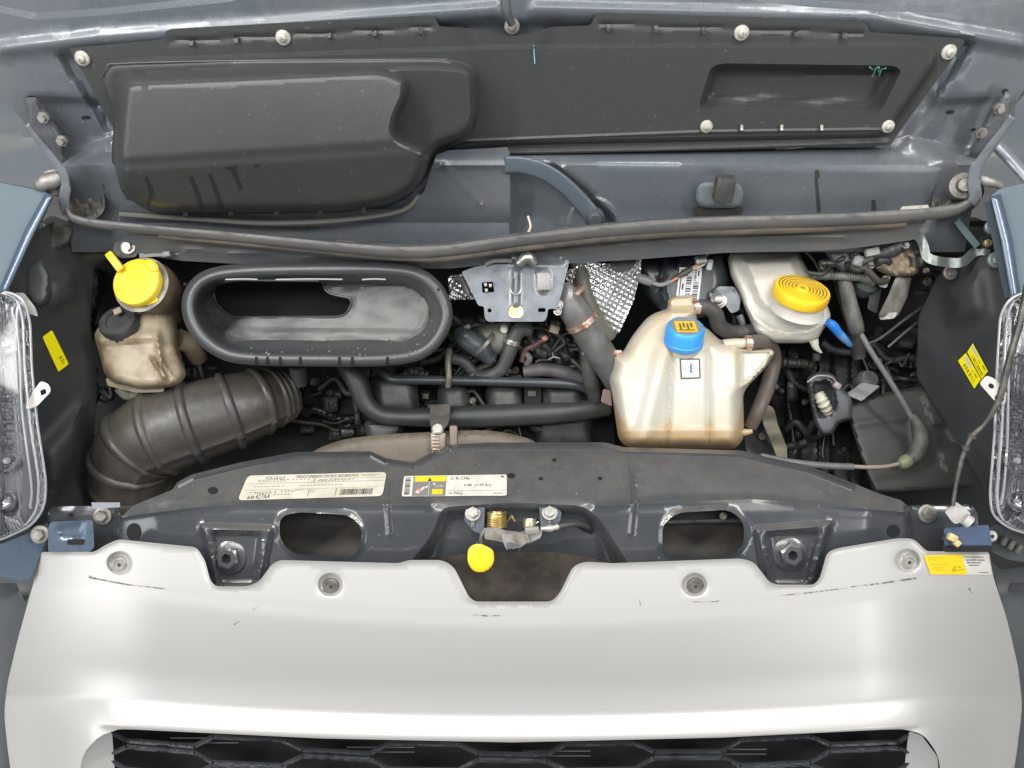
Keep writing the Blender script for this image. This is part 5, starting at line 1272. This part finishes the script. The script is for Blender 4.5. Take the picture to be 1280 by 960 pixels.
tube_obj('joint', [(846, 347, 1.362), (856, 341, 1.36), (865, 335, 1.36)], [2, 4.5, 3], M('joint_black', (0.07, 0.07, 0.055), 0.4), wr_, 10)
tube_obj('core', [(836, 353, 1.362), (842, 350, 1.361), (847, 347, 1.361)], 1.7, M('orange_wire', (0.55, 0.22, 0.14), 0.45), wr_, 7)
tube_obj('core', [(864, 335, 1.36), (874, 330, 1.358), (882, 321, 1.358), (886, 314, 1.36)], 1.7, bpy.data.materials['orange_wire'], wr_, 7)
tube_obj('core', [(864, 336, 1.36), (876, 333, 1.358), (884, 326, 1.358)], 1.5, M('cream_wire', (0.5, 0.45, 0.36), 0.5), wr_, 7)
MB().box(W(876, 325, 1.355), (0.020, 0.015, 0.010), frame(12), 0.002).build('lug', M('lug_zinc', (0.42, 0.42, 0.40), 0.35, 0.6, (0.12, 0.12, 0.12), 90), wr_)
MB().box(W(887, 331, 1.36), (0.010, 0.020, 0.010), frame(-10), 0.003).build('lug_cover', M('lug_white', (0.45, 0.46, 0.46), 0.45), wr_)
# ------------------------------------------------------------------ battery cover and fuse holder
bt = thing('battery_cover', 'broad matt grey battery cover under the cable near the headlight', 'battery cover', W(1150, 560, 1.56))
bp2 = rnd([(1056, 506, 6), (1100, 492), (1166, 480, 6), (1182, 486, 10), (1214, 540), (1244, 596, 6), (1232, 604), (1160, 612), (1092, 616, 6), (1076, 572)], 6)
bt_d = over(lin((1060, 500, 1.455), (1180, 490, 1.455), (1150, 610, 1.405)), dome(bp2, 6, 0.012), step(rnd([(1148, 484), (1178, 486), (1232, 596), (1180, 596)], 8), 6, 0.006), step(rnd([(1158, 530), (1186, 524), (1204, 556), (1172, 572)], 10), 12, -0.010), bead([(1070, 530), (1140, 520), (1145, 570)], 8, 0.004))
MB().sheet(bp2, bt_d, res=3.5, back=const(1.56)).build('cover', M('battery_plastic', (0.030, 0.033, 0.031), 0.55, 0, (0.042, 0.043, 0.039), 12, bump=0.3, bscale=260), bt)
fh = thing('fuse_holder', 'small open grey fuse holder with a ribbed pale insert next to the battery cover', 'fuse holder', W(1035, 545, 1.52))
fp = rnd([(1008, 472, 5), (1024, 464), (1042, 468, 4), (1050, 482, 5), (1066, 498, 6), (1066, 524, 6), (1048, 530), (1040, 544, 6), (1026, 544, 6), (1018, 528, 4), (1012, 500)], 4)
cav = rnd([(1014, 478), (1034, 474), (1044, 486), (1048, 508), (1040, 520), (1022, 524), (1016, 504)], 5)
fh_d = over(const(1.44), dome(fp, 5, 0.030), step(cav, 3, -0.045))
MB().sheet(fp, fh_d, res=2.5, back=const(1.52)).build('body', M('fuse_grey', (0.085, 0.09, 0.10), 0.4, 0, (0.06, 0.06, 0.065), 20), fh)
b = MB()
tube_obj('ribbed_insert', [(1023, 492, 1.44), (1028, 502, 1.435), (1036, 516, 1.45)], [6.5, 7.5, 6], M('pale_insert', (0.50, 0.48, 0.38), 0.5), fh, 14, 12, rfun=lambda t, a: 1 + .14 * math.sin(34 * t))
tube_obj('rim_wire', [(1009, 478, 1.408), (1022, 470, 1.406), (1040, 472, 1.406), (1046, 482, 1.408)], 1.6, dull_steel, fh, 8)
MB().box(W(1046, 482, 1.40), (0.014, 0.012, 0.010), frame(-35), 0.003).build('lock_tab', M('lock_pink', (0.24, 0.2, 0.21), 0.4), fh)
tg = thing('grey_tag', 'flat grey diamond shaped tag on a dark knob above the battery cover', 'tag', W(1080, 495, 1.47))
MB().sheet(rnd([(1057, 493), (1078, 478), (1100, 482.5), (1077, 501.5)], 2), lin((1057, 493, 1.44), (1100, 482, 1.43), (1077, 501, 1.42)), res=4, thick=0.004).build('plate', M('tag_grey', (0.22, 0.22, 0.225), 0.5), tg)
lathe_obj('knob', 1085, 475, 1.46, (0.1, -.4, .9), [(0.020, -0.02), (0.021, 0.0), (0.016, 0.008), (0.006, 0.010), (0, 0.010)], M('knob_dark', (0.05, 0.055, 0.055), 0.4, 0, (0.1, 0.1, 0.1), 50), tg, 20)
# ------------------------------------------------------------------ cable loop over the battery
cw = thing('release_cable', 'thin grey cable with thick sleeves looping over the battery cover', 'cable', W(1130, 580, 1.42))
sleeve = M('sleeve_grey', (0.055, 0.055, 0.052), 0.6, 0, (0.12, 0.115, 0.10), 30, bump=0.15)
cwm = M('cable_grey', (0.11, 0.113, 0.117), 0.45, 0, (0.14, 0.14, 0.137), 40)
tube_obj('upper_sleeve', [(1050, 330, 1.37), (1056, 352, 1.365), (1062, 378, 1.365), (1070, 408, 1.37), (1074, 416, 1.372)], [6, 8, 9, 9.5, 7], sleeve, cw, 14)
tube_obj('cable', [(1073, 412, 1.37), (1088, 438, 1.37), (1106, 466, 1.37), (1126, 498, 1.37), (1142, 526, 1.375), (1146, 534, 1.375)], 3.4, cwm, cw, 10)
tube_obj('lower_sleeve', [(1140, 518, 1.374), (1148, 534, 1.375), (1151, 552, 1.375), (1144, 568, 1.372), (1133, 577, 1.37)], [3.8, 8, 9.5, 9.5, 7], sleeve, cw, 14)
tube_obj('collar', [(1136, 574, 1.37), (1130, 578, 1.37), (1124, 580, 1.37)], [8, 8.5, 5.5], M('collar_green', (0.18, 0.2, 0.11), 0.5), cw, 14)
tube_obj('cable', [(1126, 579, 1.37), (1108, 583, 1.365), (1085, 584, 1.36), (1062, 583, 1.355)], 2.6, M('cable_tan', (0.26, 0.215, 0.185), 0.5), cw, 10)
tube_obj('end_sleeve', [(1066, 583.5, 1.355), (1030, 582, 1.35), (985, 577, 1.345), (950, 570, 1.345)], 4.2, cwm, cw, 10)
hl = thing('headlight_cable', 'black cable crossing the headlight and ending at a grey saddle', 'cable', W(1191, 632, 1.17))
tube_obj('cable', [(1286, 350, 1.13), (1276, 398, 1.13), (1262, 448, 1.135), (1249, 498, 1.145), (1232, 528, 1.155), (1215, 545, 1.16), (1204, 568, 1.165), (1196, 600, 1.168), (1191, 632, 1.168)], [4.5, 4.5, 4.2, 4, 3.2, 3, 3, 2.6, 2.6], M('cable_black', (0.035, 0.035, 0.033), 0.35, 0, (0.10, 0.095, 0.08), 50), hl, 10)
for x, y in ((1249, 498), (1215, 545), (1207, 560)):
    lathe_obj('cable_band', x, y, 1.148 if x > 1240 else 1.161, W(x - 14, y + 20, 1.16) - W(x, y, 1.15), [(m(4, 1.15), -.003), (m(5, 1.15), -.0025), (m(5, 1.15), .0025), (m(4, 1.15), .003)], rubber, hl, 14)

# ------------------------------------------------------------------ fittings in the corner under the right hinge
rs = thing('corner_bracket', 'bent greenish steel bracket under the hinge next to the brake fluid reservoir', 'bracket', W(1190, 330, 1.36))
gz = M('green_zinc', (0.21, 0.235, 0.22), 0.4, 0.5, (0.13, 0.145, 0.135), 20, rvar=0.1)
MB().sheet(ribbon_poly([tuple(p) for p in catmull([(1122, 292), (1146, 294), (1154, 306), (1160, 322), (1184, 328), (1204, 327), (1220, 314), (1238, 314)], 5)], 12), over(const(1.29), lambda x, y: 0.004 * np.sin(x * .2)), res=3.5, thick=0.006).build('strap', gz, rs)
MB().sheet(ribbon_poly([(1196, 276), (1212, 296), (1222, 308)], [8, 9, 9]), const(1.275), res=4, thick=0.012).build('brace', M('teal_paint', (0.14, 0.19, 0.20), 0.4, 0.2), rs)
MB().box(W(1234, 305, 1.295), (0.040, 0.020, 0.02), frame(-4), 0.003).build('rubber_stop', void, rs)
lathe_obj('brass_nut', 1234, 304, 1.28, NV, [(0.007, -.003), (0.007, .003), (0.004, .005), (0, .005)], M('brass', (0.4, 0.32, 0.16), 0.4, 0.7), rs, 6)
hexbolt(1188, 341, 1.33, rs, 0.008, M('rosy_steel', (0.24, 0.2, 0.19), 0.45, 0.5), washer=1.5)
hexbolt(1245, 325, 1.262, rs, 0.008, M('grey_bolt', (0.26, 0.3, 0.31), 0.4, 0.5), washer=1.6)
hexbolt(1240, 284, 1.262, rs, 0.007, M('blue_bolt', (0.30, 0.36, 0.40), 0.35, 0.6), washer=1.6)
hexbolt(1157, 338, 1.34, rs, 0.004, steel, washer=1.2)
MB().sheet(rnd([(1160, 282), (1222, 270), (1244, 290), (1246, 316), (1204, 318), (1170, 316)], 10), over(const(1.36), dome([(1160, 282), (1222, 270), (1244, 290), (1246, 316), (1204, 318), (1170, 316)], 20, 0.02)), res=5, thick=0.05).build('rubber_mount', void, rs)
rb = thing('wiper_strut', 'rust stained bracket arm hanging below the seal near the corner', 'bracket', W(1105, 395, 1.42))
rust = M('rusty_tan', (0.20, 0.155, 0.105), 0.6, 0.1, (0.09, 0.075, 0.06), 22, bump=0.2)
up_ = rnd([(1118, 296), (1146, 294), (1152, 330), (1146, 344), (1118, 346), (1100, 340), (1092, 334), (1106, 318)], 6)
MB().sheet(up_, over(const(1.335), dome(up_, 8, 0.015), lambda x, y: 0.004 * np.sin(x * .4) * np.sin(y * .33)), res=3, thick=0.05).build('root', rust, rb)
ar_ = rnd([(1120, 346), (1140, 346), (1134, 372), (1122, 396), (1102, 398), (1098, 394), (1110, 370)], 4)
MB().sheet(ar_, over(lin((1128, 346, 1.345), (1110, 396, 1.35), (1138, 350, 1.36)), dome(ar_, 5, 0.010)), res=3, thick=0.03).build('arm', M('dusty_arm', (0.22, 0.20, 0.18), 0.6, 0, (0.12, 0.115, 0.10), 25, bump=0.2), rb)
MB().sheet(rnd([(1098, 392), (1122, 390), (1118, 398), (1100, 400)], 3), const(1.338), res=3, thick=0.012).build('arm_foot', dull_steel, rb)
MB().sheet(rnd([(1104, 345), (1115, 342), (1108, 360), (1098, 358)], 2), const(1.345), res=3, thick=0.01).build('pale_label', M('pale_label', (0.33, 0.34, 0.35), 0.5, 0, (0.2, 0.2, 0.2), 120), rb)
MB().sheet(rnd([(1090, 352), (1104, 350), (1096, 392), (1084, 386)], 3), const(1.375), res=4, thick=0.03).build('back_leg', dark, rb)
wh = thing('wiring_loom', 'corrugated grey wiring loom with clips under the rubber seal', 'wiring', W(1080, 340, 1.40))
corr = M('loom_grey', (0.125, 0.125, 0.122), 0.5, 0, (0.08, 0.08, 0.08), 40)
tube_obj('conduit', [(1132, 300, 1.315), (1122, 308, 1.31), (1108, 314, 1.312), (1094, 319, 1.32), (1076, 328, 1.33)], [4.5, 5, 5, 5, 4], corr, wh, 12, 14, rfun=lambda t, a: 1 + .12 * math.sin(160 * t))
tube_obj('conduit', [(1012, 348, 1.37), (1034, 345, 1.36), (1058, 346, 1.352), (1078, 347, 1.35), (1090, 352, 1.36)], [3, 4.5, 5, 5.5, 6], corr, wh, 12, 14, rfun=lambda t, a: 1 + .12 * math.sin(190 * t))
MB().box(W(1090, 315, 1.312), (0.024, 0.014, 0.012), frame(12), 0.003).build('loom_clip', M('loom_clip', (0.27, 0.265, 0.26), 0.5), wh)
MB().box(W(1072, 326, 1.325), (0.018, 0.020, 0.012), frame(-20), 0.004).build('loom_clip', M('loom_clip_pale', (0.23, 0.225, 0.22), 0.5, 0, (0.1, 0.1, 0.1), 120), wh)
MB().sheet(rnd([(1030, 312), (1062, 304), (1082, 312), (1076, 336), (1052, 340), (1038, 330)], 8), over(const(1.36), dome([(1030, 312), (1062, 304), (1082, 312), (1076, 336), (1052, 340), (1038, 330)], 14, 0.03)), res=3.5, thick=0.05).build('connector_block', M('block_slate', (0.075, 0.085, 0.095), 0.45, 0, (0.11, 0.115, 0.12), 30), wh)
lathe_obj('grommet', 1084, 352, 1.372, (0, -.4, .9), [(0.022, -.02), (0.022, 0), (0.014, 0.01), (0, 0.012)], M('grommet_green', (0.05, 0.06, 0.055), 0.6), wh, 20)
MB().box(W(1101, 300, 1.312), (0.018, 0.012, 0.012), frame(30), 0.003).build('loom_clip', bpy.data.materials['loom_clip_pale'], wh)
for pts, lbl in (([(1160, 378, 1.46), (1130, 400, 1.455), (1098, 424, 1.455), (1070, 434, 1.46)], 'upper of two thin pipes crossing the dark corner behind the cable'), ([(1162, 392, 1.46), (1140, 408, 1.455), (1110, 434, 1.46)], 'lower of two thin pipes crossing the dark corner behind the cable')):
    tubing('brake_pipe', lbl, 'pipe', pts, 1.8, M('pipe_grey', (0.12, 0.125, 0.13), 0.35, 0.3) if 'pipe_grey' not in bpy.data.materials else bpy.data.materials['pipe_grey'], 'thin pipes', 8)
tubing('brake_hose', 'soft dark hose sagging below the blue connector', 'hose', [(1028, 428, 1.44), (1044, 438, 1.44), (1066, 440, 1.445), (1090, 432, 1.46)], 4.5, dark, None, 10)
tubing('thick_hose', 'thick black hose running behind the cable sleeve near the blue connector', 'hose', [(1046, 330, 1.42), (1056, 370, 1.42), (1068, 410, 1.42), (1074, 446, 1.44)], [8, 9, 9, 8], rubber, None, 12)
fl2 = thing('body_bracket', 'olive stained steel strip beside the expansion tank', 'bracket', W(985, 590, 1.44))
MB().sheet(rnd([(952, 510), (962, 506), (968, 512), (972, 530), (984, 560), (984, 580), (974, 580), (964, 552), (954, 530)], 3), over(const(1.42), lambda x, y: 0.004 * np.sin(y * .2)), res=3.5, thick=0.02).build('strip', M('olive_stain', (0.13, 0.115, 0.075), 0.6, 0.1, (0.06, 0.06, 0.05), 24), fl2)
MB().sheet(rnd([(930, 545), (950, 520), (962, 540), (970, 580), (936, 580)], 6), const(1.47), res=6, thick=0.03).build('pump_body', dark, fl2)
hexbolt(953, 545, 1.455, fl2, 0.005, dull_steel)

# ------------------------------------------------------------------ engine top
en = thing('engine', 'grimy engine with dark intake runners below the steel bracket plate', 'engine', W(600, 540, 1.6))
grime = M('engine_grime', (0.028, 0.031, 0.030), 0.5, 0.2, (0.075, 0.078, 0.072), 14, bump=0.3, bscale=120)
grime2 = M('engine_grime_light', (0.055, 0.06, 0.057), 0.5, 0.25, (0.05, 0.052, 0.05), 16, bump=0.2, bscale=120)
for i, (x0, x1, y0, y1, mt) in enumerate(((462, 520, 468, 520, grime), (546, 586, 478, 522, grime2), (606, 652, 478, 524, grime), (676, 730, 478, 524, grime))):
    q = rnd([(x0, y0), (x1, y0 - 2), (x1 + 6, y1), (x0 + 2, y1 + 4)], 16, 6)
    MB().sheet(q, over(const(1.475), dome(q, 18, 0.045)), res=4, back=const(1.54)).build('intake_runner', mt, en)
q = rnd([(430, 460), (760, 455), (770, 560), (420, 560)], 12)
MB().sheet(q, over(const(1.56), lambda x, y: 0.012 * np.sin(x * .08) * np.sin(y * .11)), res=8, thick=0.02).build('engine_block', void, en)
q = rnd([(455, 525), (505, 528), (500, 545), (470, 560), (458, 548)], 8)
MB().sheet(q, over(const(1.45), dome(q, 10, 0.02)), res=4, thick=0.05).build('pulley_housing', grime2, en)
q = rnd([(668, 520), (740, 515), (742, 560), (670, 560)], 10)
MB().sheet(q, over(const(1.49), dome(q, 14, 0.025)), res=5, thick=0.05).build('alternator', dark, en)
MB().box(W(666, 494, 1.465), (0.034, 0.034, 0.02), frame(0), 0.004).build('coil_pack', void, en)
MB().box(W(665, 492, 1.452), (0.016, 0.012, 0.006), frame(0), 0.002).build('coil_label', M('coil_label', (0.07, 0.068, 0.06), 0.5), en)
tb = thing('throttle_body', 'bulbous olive throttle body with a slate blue sensor under the steel bracket', 'throttle body', W(600, 440, 1.5))
q = rnd([(594, 408, 10), (640, 402, 8), (644, 420), (630, 445, 10), (604, 446, 14), (596, 430)], 8)
MB().sheet(q, over(const(1.43), dome(q, 14, 0.03)), res=3.5, back=const(1.5)).build('housing', M('throttle_olive', (0.17, 0.17, 0.145), 0.5, 0.3, (0.11, 0.105, 0.09), 20, bump=0.1), tb)
tube_obj('sensor', [(572, 416, 1.41), (584, 424, 1.405), (600, 434, 1.405), (614, 450, 1.415)], [10, 13, 14, 9], M('sensor_slate', (0.085, 0.10, 0.11), 0.4, 0.2, (0.05, 0.055, 0.06), 30), tb, 16)
b = band(MB(), 604, 430, 1.40, W(618, 446, 1.41) - W(594, 424, 1.40), m(17, 1.4), 0.006, 0, False); b.build('clamp', M('dull_clamp', (0.25, 0.24, 0.22), 0.45, 0.6), tb)
MB().box(W(584, 409, 1.405), (0.014, 0.010, 0.010), frame(30), 0.003).build('sensor_plug', M('teal_plug', (0.15, 0.2, 0.21), 0.4), tb)
MB().box(W(584.5, 421, 1.388), (0.011, 0.005, 0.002), frame(-8), 0.0008).build('sensor_tag', M('sensor_tag', (0.34, 0.36, 0.37), 0.5), tb)
hexbolt(630, 411, 1.395, tb, 0.005, steel)
eh = thing('breather_hose', 'dark hose with a bright clamp bending down beside the throttle body', 'hose', W(612, 470, 1.45))
tube_obj('tube', [(662, 412, 1.41), (650, 412, 1.402), (642, 424, 1.405), (636, 442, 1.41), (626, 462, 1.42), (606, 470, 1.43), (592, 466, 1.435), (580, 452, 1.43), (566, 448, 1.43)], [9, 9.5, 9.5, 9, 8.5, 8, 7.5, 7.5, 7], M('breather_rubber', (0.045, 0.047, 0.048), 0.5, 0, (0.07, 0.07, 0.067), 30), eh, 16)
b = band(MB(), 640, 427, 1.405, W(635, 445, 1.41) - W(644, 415, 1.40), m(9.8, 1.4), 0.009); b.build('clamp', steel, eh)
ep = thing('coolant_pipe', 'slim dark steel pipe running across the engine above the thick hose', 'pipe', W(600, 480, 1.46))
pipe_mat = M('pipe_paint', (0.055, 0.062, 0.069), 0.35, 0.4, (0.06, 0.065, 0.07), 30)
tube_obj('tube', [(476, 464, 1.44), (492, 474, 1.425), (520, 475, 1.42), (580, 476, 1.42), (660, 478, 1.42), (715, 481, 1.425), (738, 490, 1.44)], [6, 6, 6, 6, 6, 6, 5], pipe_mat, ep, 14)
tube_obj('strap', [(562, 438, 1.425), (560, 452, 1.41), (561, 470, 1.405), (560, 484, 1.41)], [4.5, 4, 4, 4], M('strap_steel', (0.2, 0.17, 0.12), 0.5, 0.4, (0.13, 0.13, 0.12), 30), ep, 10)
tk = thing('thick_coolant_hose', 'thick black hose sweeping from the oval funnel across the engine front', 'hose', W(600, 520, 1.47))
tube_obj('tube', [(430, 452, 1.42), (446, 476, 1.415), (456, 502, 1.415), (476, 518, 1.415), (510, 522, 1.415), (580, 521, 1.42), (660, 518, 1.43), (720, 514, 1.44), (760, 508, 1.45)], [13, 14, 12, 11, 11, 14, 14, 13, 12], M('thick_hose_rubber', (0.024, 0.027, 0.027), 0.45, 0, (0.038, 0.04, 0.037), 12), tk, 18)
# injector harness clutter
ij = thing('injector_harness', 'dark wiring harness with a cream plug and copper wire on the engine', 'wiring', W(690, 460, 1.48))
tube_obj('harness', [(655, 465, 1.435), (680, 462, 1.43), (705, 466, 1.43), (725, 474, 1.44), (740, 480, 1.45)], [8, 9, 9, 8, 6], M('harness_plum', (0.055, 0.048, 0.052), 0.55, 0, (0.085, 0.08, 0.085), 25), ij, 14)
tube_obj('branch', [(652, 452, 1.43), (656, 438, 1.425), (668, 432, 1.42), (680, 424, 1.415)], 3.5, M('branch_maroon', (0.10, 0.055, 0.05), 0.5), ij, 10)
MB().box(W(693, 412, 1.41), (0.018, 0.014, 0.012), frame(-18), 0.002).build('cream_plug', M('cream_plug', (0.40, 0.33, 0.25), 0.5), ij)
MB().box(W(681, 423, 1.412), (0.011, 0.010, 0.009), frame(30), 0.002).build('copper_plug', M('copper_plug', (0.40, 0.20, 0.15), 0.4, 0.2), ij)
tube_obj('branch', [(696, 416, 1.42), (706, 428, 1.42), (694, 440, 1.425), (700, 452, 1.43)], 3, dark, ij, 8)
tube_obj('branch', [(656, 440, 1.43), (662, 448, 1.425), (658, 456, 1.43)], 4, corr, ij, 10)
b = MB()
for a in range(3):
    an = math.radians(20 + 120 * a); b.tube([(692, 446, 1.42), (692 + 9 * math.cos(an), 446 + 6 * math.sin(an), 1.418)], [1.6, .8], 6, 2)
b.build('star_clip', M('star_clip', (0.2, 0.21, 0.22), 0.4, 0.5), ij)
tube_obj('side_loom', [(732, 420, 1.42), (734, 440, 1.415), (738, 470, 1.42), (744, 500, 1.44)], [9, 10, 10, 9], rubber, ij, 14)
MB().box(W(730, 436, 1.392), (0.008, 0.021, 0.003), frame(6), 0.001).build('white_tag', M('white_tag', (0.5, 0.5, 0.49), 0.5, 0, (0.3, 0.3, 0.3), 160), ij)
q = rnd([(660, 418), (700, 410), (724, 430), (720, 458), (680, 460), (662, 446)], 10)
MB().sheet(q, over(const(1.455), dome(q, 16, 0.02), lambda x, y: 0.006 * np.sin(x * .33) * np.sin(y * .3)), res=3.5, thick=0.05).build('rail_cover', dark, ij)
# fan shroud and its hose clamp
fs = thing('fan_shroud', 'brown dusty rounded fan shroud edge behind the crossmember', 'fan shroud', W(540, 560, 1.35))
q = [tuple(p) for p in catmull([(384, 570), (420, 552), (470, 544), (540, 540), (605, 538), (645, 544), (672, 556), (676, 590), (540, 600), (384, 592)], 6, True)]
MB().sheet(q, over(const(1.325), dome(q, 14, 0.018)), res=4, thick=0.05).build('shroud', M('brown_shroud', (0.135, 0.112, 0.084), 0.6, 0, (0.085, 0.072, 0.056), 16, bump=0.2), fs)
hc = thing('hose_clip', 'worn steel worm drive clip standing on the fan shroud', 'hose clip', W(548, 560, 1.31))
MB().sheet(rnd([(538, 506), (563, 505), (561, 528), (556, 536), (540, 536), (537, 528)], 3), over(lambda x, y: 1.392 - 0.0018 * (np.asarray(y, float) - 505)), res=3, thick=0.004).build('strap', M('clip_strap', (0.12, 0.115, 0.10), 0.45, 0.4, (0.18, 0.16, 0.13), 30), hc)
wm = M('worm_steel', (0.22, 0.18, 0.14), 0.42, 0.6, (0.14, 0.105, 0.08), 60)
MB().box(W(548, 556, 1.302), (0.026, 0.042, 0.016), frame(0), 0.003).build('worm_housing', wm, hc)
b = MB()
for k in range(6):
    b.box(W(545, 545 + k * 4.2, 1.291), (0.012, 0.0026, 0.003), frame(0), 0.0006)
b.build('worm_thread', M('worm_light', (0.34, 0.29, 0.24), 0.38, 0.8), hc)
lathe_obj('worm_screw', 547, 537, 1.298, NV + UPV * .5, [(0.0105, -.006), (0.0105, .004), (0.008, .006), (0, .006)], steel, hc, 20)
MB().box(W(567, 550, 1.31), (0.014, 0.05, 0.014), frame(0), 0.004).build('shroud_tab', M('tab_brown', (0.17, 0.14, 0.11), 0.6), hc)
# hanging small parts on the left side of the bay
tubing('side_duct', 'faint olive duct leaning along the dark side wall by the intake hose', 'duct', [(108, 476, 1.46), (96, 520, 1.43), (80, 556, 1.42), (60, 600, 1.42)], [14, 20, 22, 18], M('olive_duct', (0.045, 0.044, 0.038), 0.7), None, 16)
tubing('fuel_line', 'thin dark line dropping behind the intake funnel', 'pipe', [(248, 452, 1.45), (252, 468, 1.45), (258, 480, 1.46)], 4, dark, None, 8)
hx = thing('hinge_mount', 'black rubber mount with a bolt below the hinge beside the washer cap', 'mount', W(70, 290, 1.34))
q = rnd([(40, 288), (64, 268), (96, 282), (88, 306), (60, 318), (36, 322)], 8)
MB().sheet(q, over(const(1.31), dome(q, 10, 0.02)), res=4, thick=0.05).build('mount', M('mount_grey', (0.06, 0.062, 0.06), 0.55, 0, (0.1, 0.095, 0.085), 20), hx)
hexbolt(50, 288, 1.288, hx, 0.008, M('teal_bolt', (0.2, 0.23, 0.24), 0.4, 0.5), washer=1.6)
q = rnd([(28, 330), (52, 322), (64, 346), (60, 378), (40, 386), (30, 366)], 8)
MB().sheet(q, over(const(1.27), dome(q, 10, 0.015)), res=4, thick=0.04).build('lamp_cover', M('lamp_cover', (0.06, 0.07, 0.068), 0.5), hx)
MB().sheet(rnd([(18, 366), (30, 366), (44, 384), (48, 396), (36, 392)], 3), const(1.235), res=3, thick=0.01).build('pale_gasket', M('pale_gasket', (0.42, 0.45, 0.41), 0.5), hx)
# ------------------------------------------------------------------ grimy small stuff deep in the bay, each its own part
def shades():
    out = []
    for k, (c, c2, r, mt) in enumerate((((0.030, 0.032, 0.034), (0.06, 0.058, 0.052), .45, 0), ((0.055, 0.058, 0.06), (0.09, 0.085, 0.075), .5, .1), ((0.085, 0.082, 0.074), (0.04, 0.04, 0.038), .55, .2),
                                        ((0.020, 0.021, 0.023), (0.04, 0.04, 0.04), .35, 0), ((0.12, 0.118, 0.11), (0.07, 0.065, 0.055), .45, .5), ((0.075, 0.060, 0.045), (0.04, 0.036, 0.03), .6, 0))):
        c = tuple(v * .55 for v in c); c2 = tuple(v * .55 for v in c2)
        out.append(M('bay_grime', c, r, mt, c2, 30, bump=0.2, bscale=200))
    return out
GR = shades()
def clutter(owner, x0, y0, x1, y1, d0, d1, nw, nb, nl, seed):
    rg = random.Random(seed)
    for k in range(nw):                                  # wires and small hoses
        x, y, d = rg.uniform(x0, x1), rg.uniform(y0, y1), rg.uniform(d0, d1)
        an = rg.choice((0.1, 0.3, 2.9, 1.3, -0.5, 0.7)) + rg.uniform(-.35, .35); L_ = rg.uniform(30, 85)
        pts = []
        for j in range(5):
            t = j / 4 - .5
            px = x + math.cos(an) * L_ * t + rg.uniform(-5, 5); py = y + math.sin(an) * L_ * t + rg.uniform(-6, 6) - 9 * (1 - 4 * t * t) * rg.choice((1, -1)) * .6
            pts.append((min(max(px, x0 - 8), x1 + 8), min(max(py, y0 - 4), y1 + 6), d + rg.uniform(-.008, .012)))
        r = rg.choice((1.6, 2.2, 3.0, 4.5, 6.0))
        cr_ = rg.random() < .4 and r > 2.5
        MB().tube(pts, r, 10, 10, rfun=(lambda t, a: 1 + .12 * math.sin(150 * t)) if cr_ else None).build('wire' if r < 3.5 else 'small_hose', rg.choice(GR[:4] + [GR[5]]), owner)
    for k in range(nb):                                  # cast housings, clips and plugs
        x, y, d = rg.uniform(x0, x1), rg.uniform(y0, y1), rg.uniform(d0, d1) + .01
        w, h = rg.uniform(9, 26), rg.uniform(8, 22)
        q = rnd([(x - w / 2, y - h / 2 + rg.uniform(-3, 3)), (x + w / 2, y - h / 2), (x + w / 2 + rg.uniform(-4, 4), y + h / 2), (x - w / 2, y + h / 2 + rg.uniform(-3, 3))], rg.uniform(2, 6), 3)
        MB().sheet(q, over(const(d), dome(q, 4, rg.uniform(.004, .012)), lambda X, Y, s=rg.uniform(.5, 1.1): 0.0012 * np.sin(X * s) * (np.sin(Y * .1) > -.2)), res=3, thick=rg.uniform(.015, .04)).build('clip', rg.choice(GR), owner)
    for k in range(nl):
        x, y, d = rg.uniform(x0, x1), rg.uniform(y0, y1), rg.uniform(d0, d1) - .005
        hexbolt(x, y, d, owner, rg.uniform(.0035, .006), rg.choice((dull_steel, GR[4], GR[2])), axis=NV + RT * rg.uniform(-.5, .5) + UPV * rg.uniform(-.3, .6), washer=1.5)
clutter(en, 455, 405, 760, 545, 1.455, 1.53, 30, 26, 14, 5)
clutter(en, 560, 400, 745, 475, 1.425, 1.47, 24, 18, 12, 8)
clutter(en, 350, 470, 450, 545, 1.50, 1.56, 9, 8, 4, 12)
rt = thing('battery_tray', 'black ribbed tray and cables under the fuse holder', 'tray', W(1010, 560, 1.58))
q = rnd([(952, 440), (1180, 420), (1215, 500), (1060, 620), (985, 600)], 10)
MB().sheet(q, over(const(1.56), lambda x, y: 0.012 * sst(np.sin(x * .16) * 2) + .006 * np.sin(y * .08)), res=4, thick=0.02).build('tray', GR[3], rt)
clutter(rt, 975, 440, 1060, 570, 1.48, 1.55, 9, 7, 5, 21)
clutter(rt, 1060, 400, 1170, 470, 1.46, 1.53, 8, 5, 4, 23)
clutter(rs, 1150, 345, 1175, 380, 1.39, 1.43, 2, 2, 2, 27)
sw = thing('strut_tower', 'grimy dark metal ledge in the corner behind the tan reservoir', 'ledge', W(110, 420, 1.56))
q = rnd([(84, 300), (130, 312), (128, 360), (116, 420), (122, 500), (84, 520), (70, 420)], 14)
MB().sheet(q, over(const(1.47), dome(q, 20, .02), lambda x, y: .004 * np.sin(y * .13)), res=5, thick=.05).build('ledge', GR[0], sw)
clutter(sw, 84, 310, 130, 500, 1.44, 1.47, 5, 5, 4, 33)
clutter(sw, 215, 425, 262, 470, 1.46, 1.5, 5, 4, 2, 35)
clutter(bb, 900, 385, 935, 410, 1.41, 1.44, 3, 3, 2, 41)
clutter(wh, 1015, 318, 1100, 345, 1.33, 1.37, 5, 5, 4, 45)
clutter(wh, 1100, 290, 1150, 330, 1.30, 1.33, 2, 3, 2, 47)
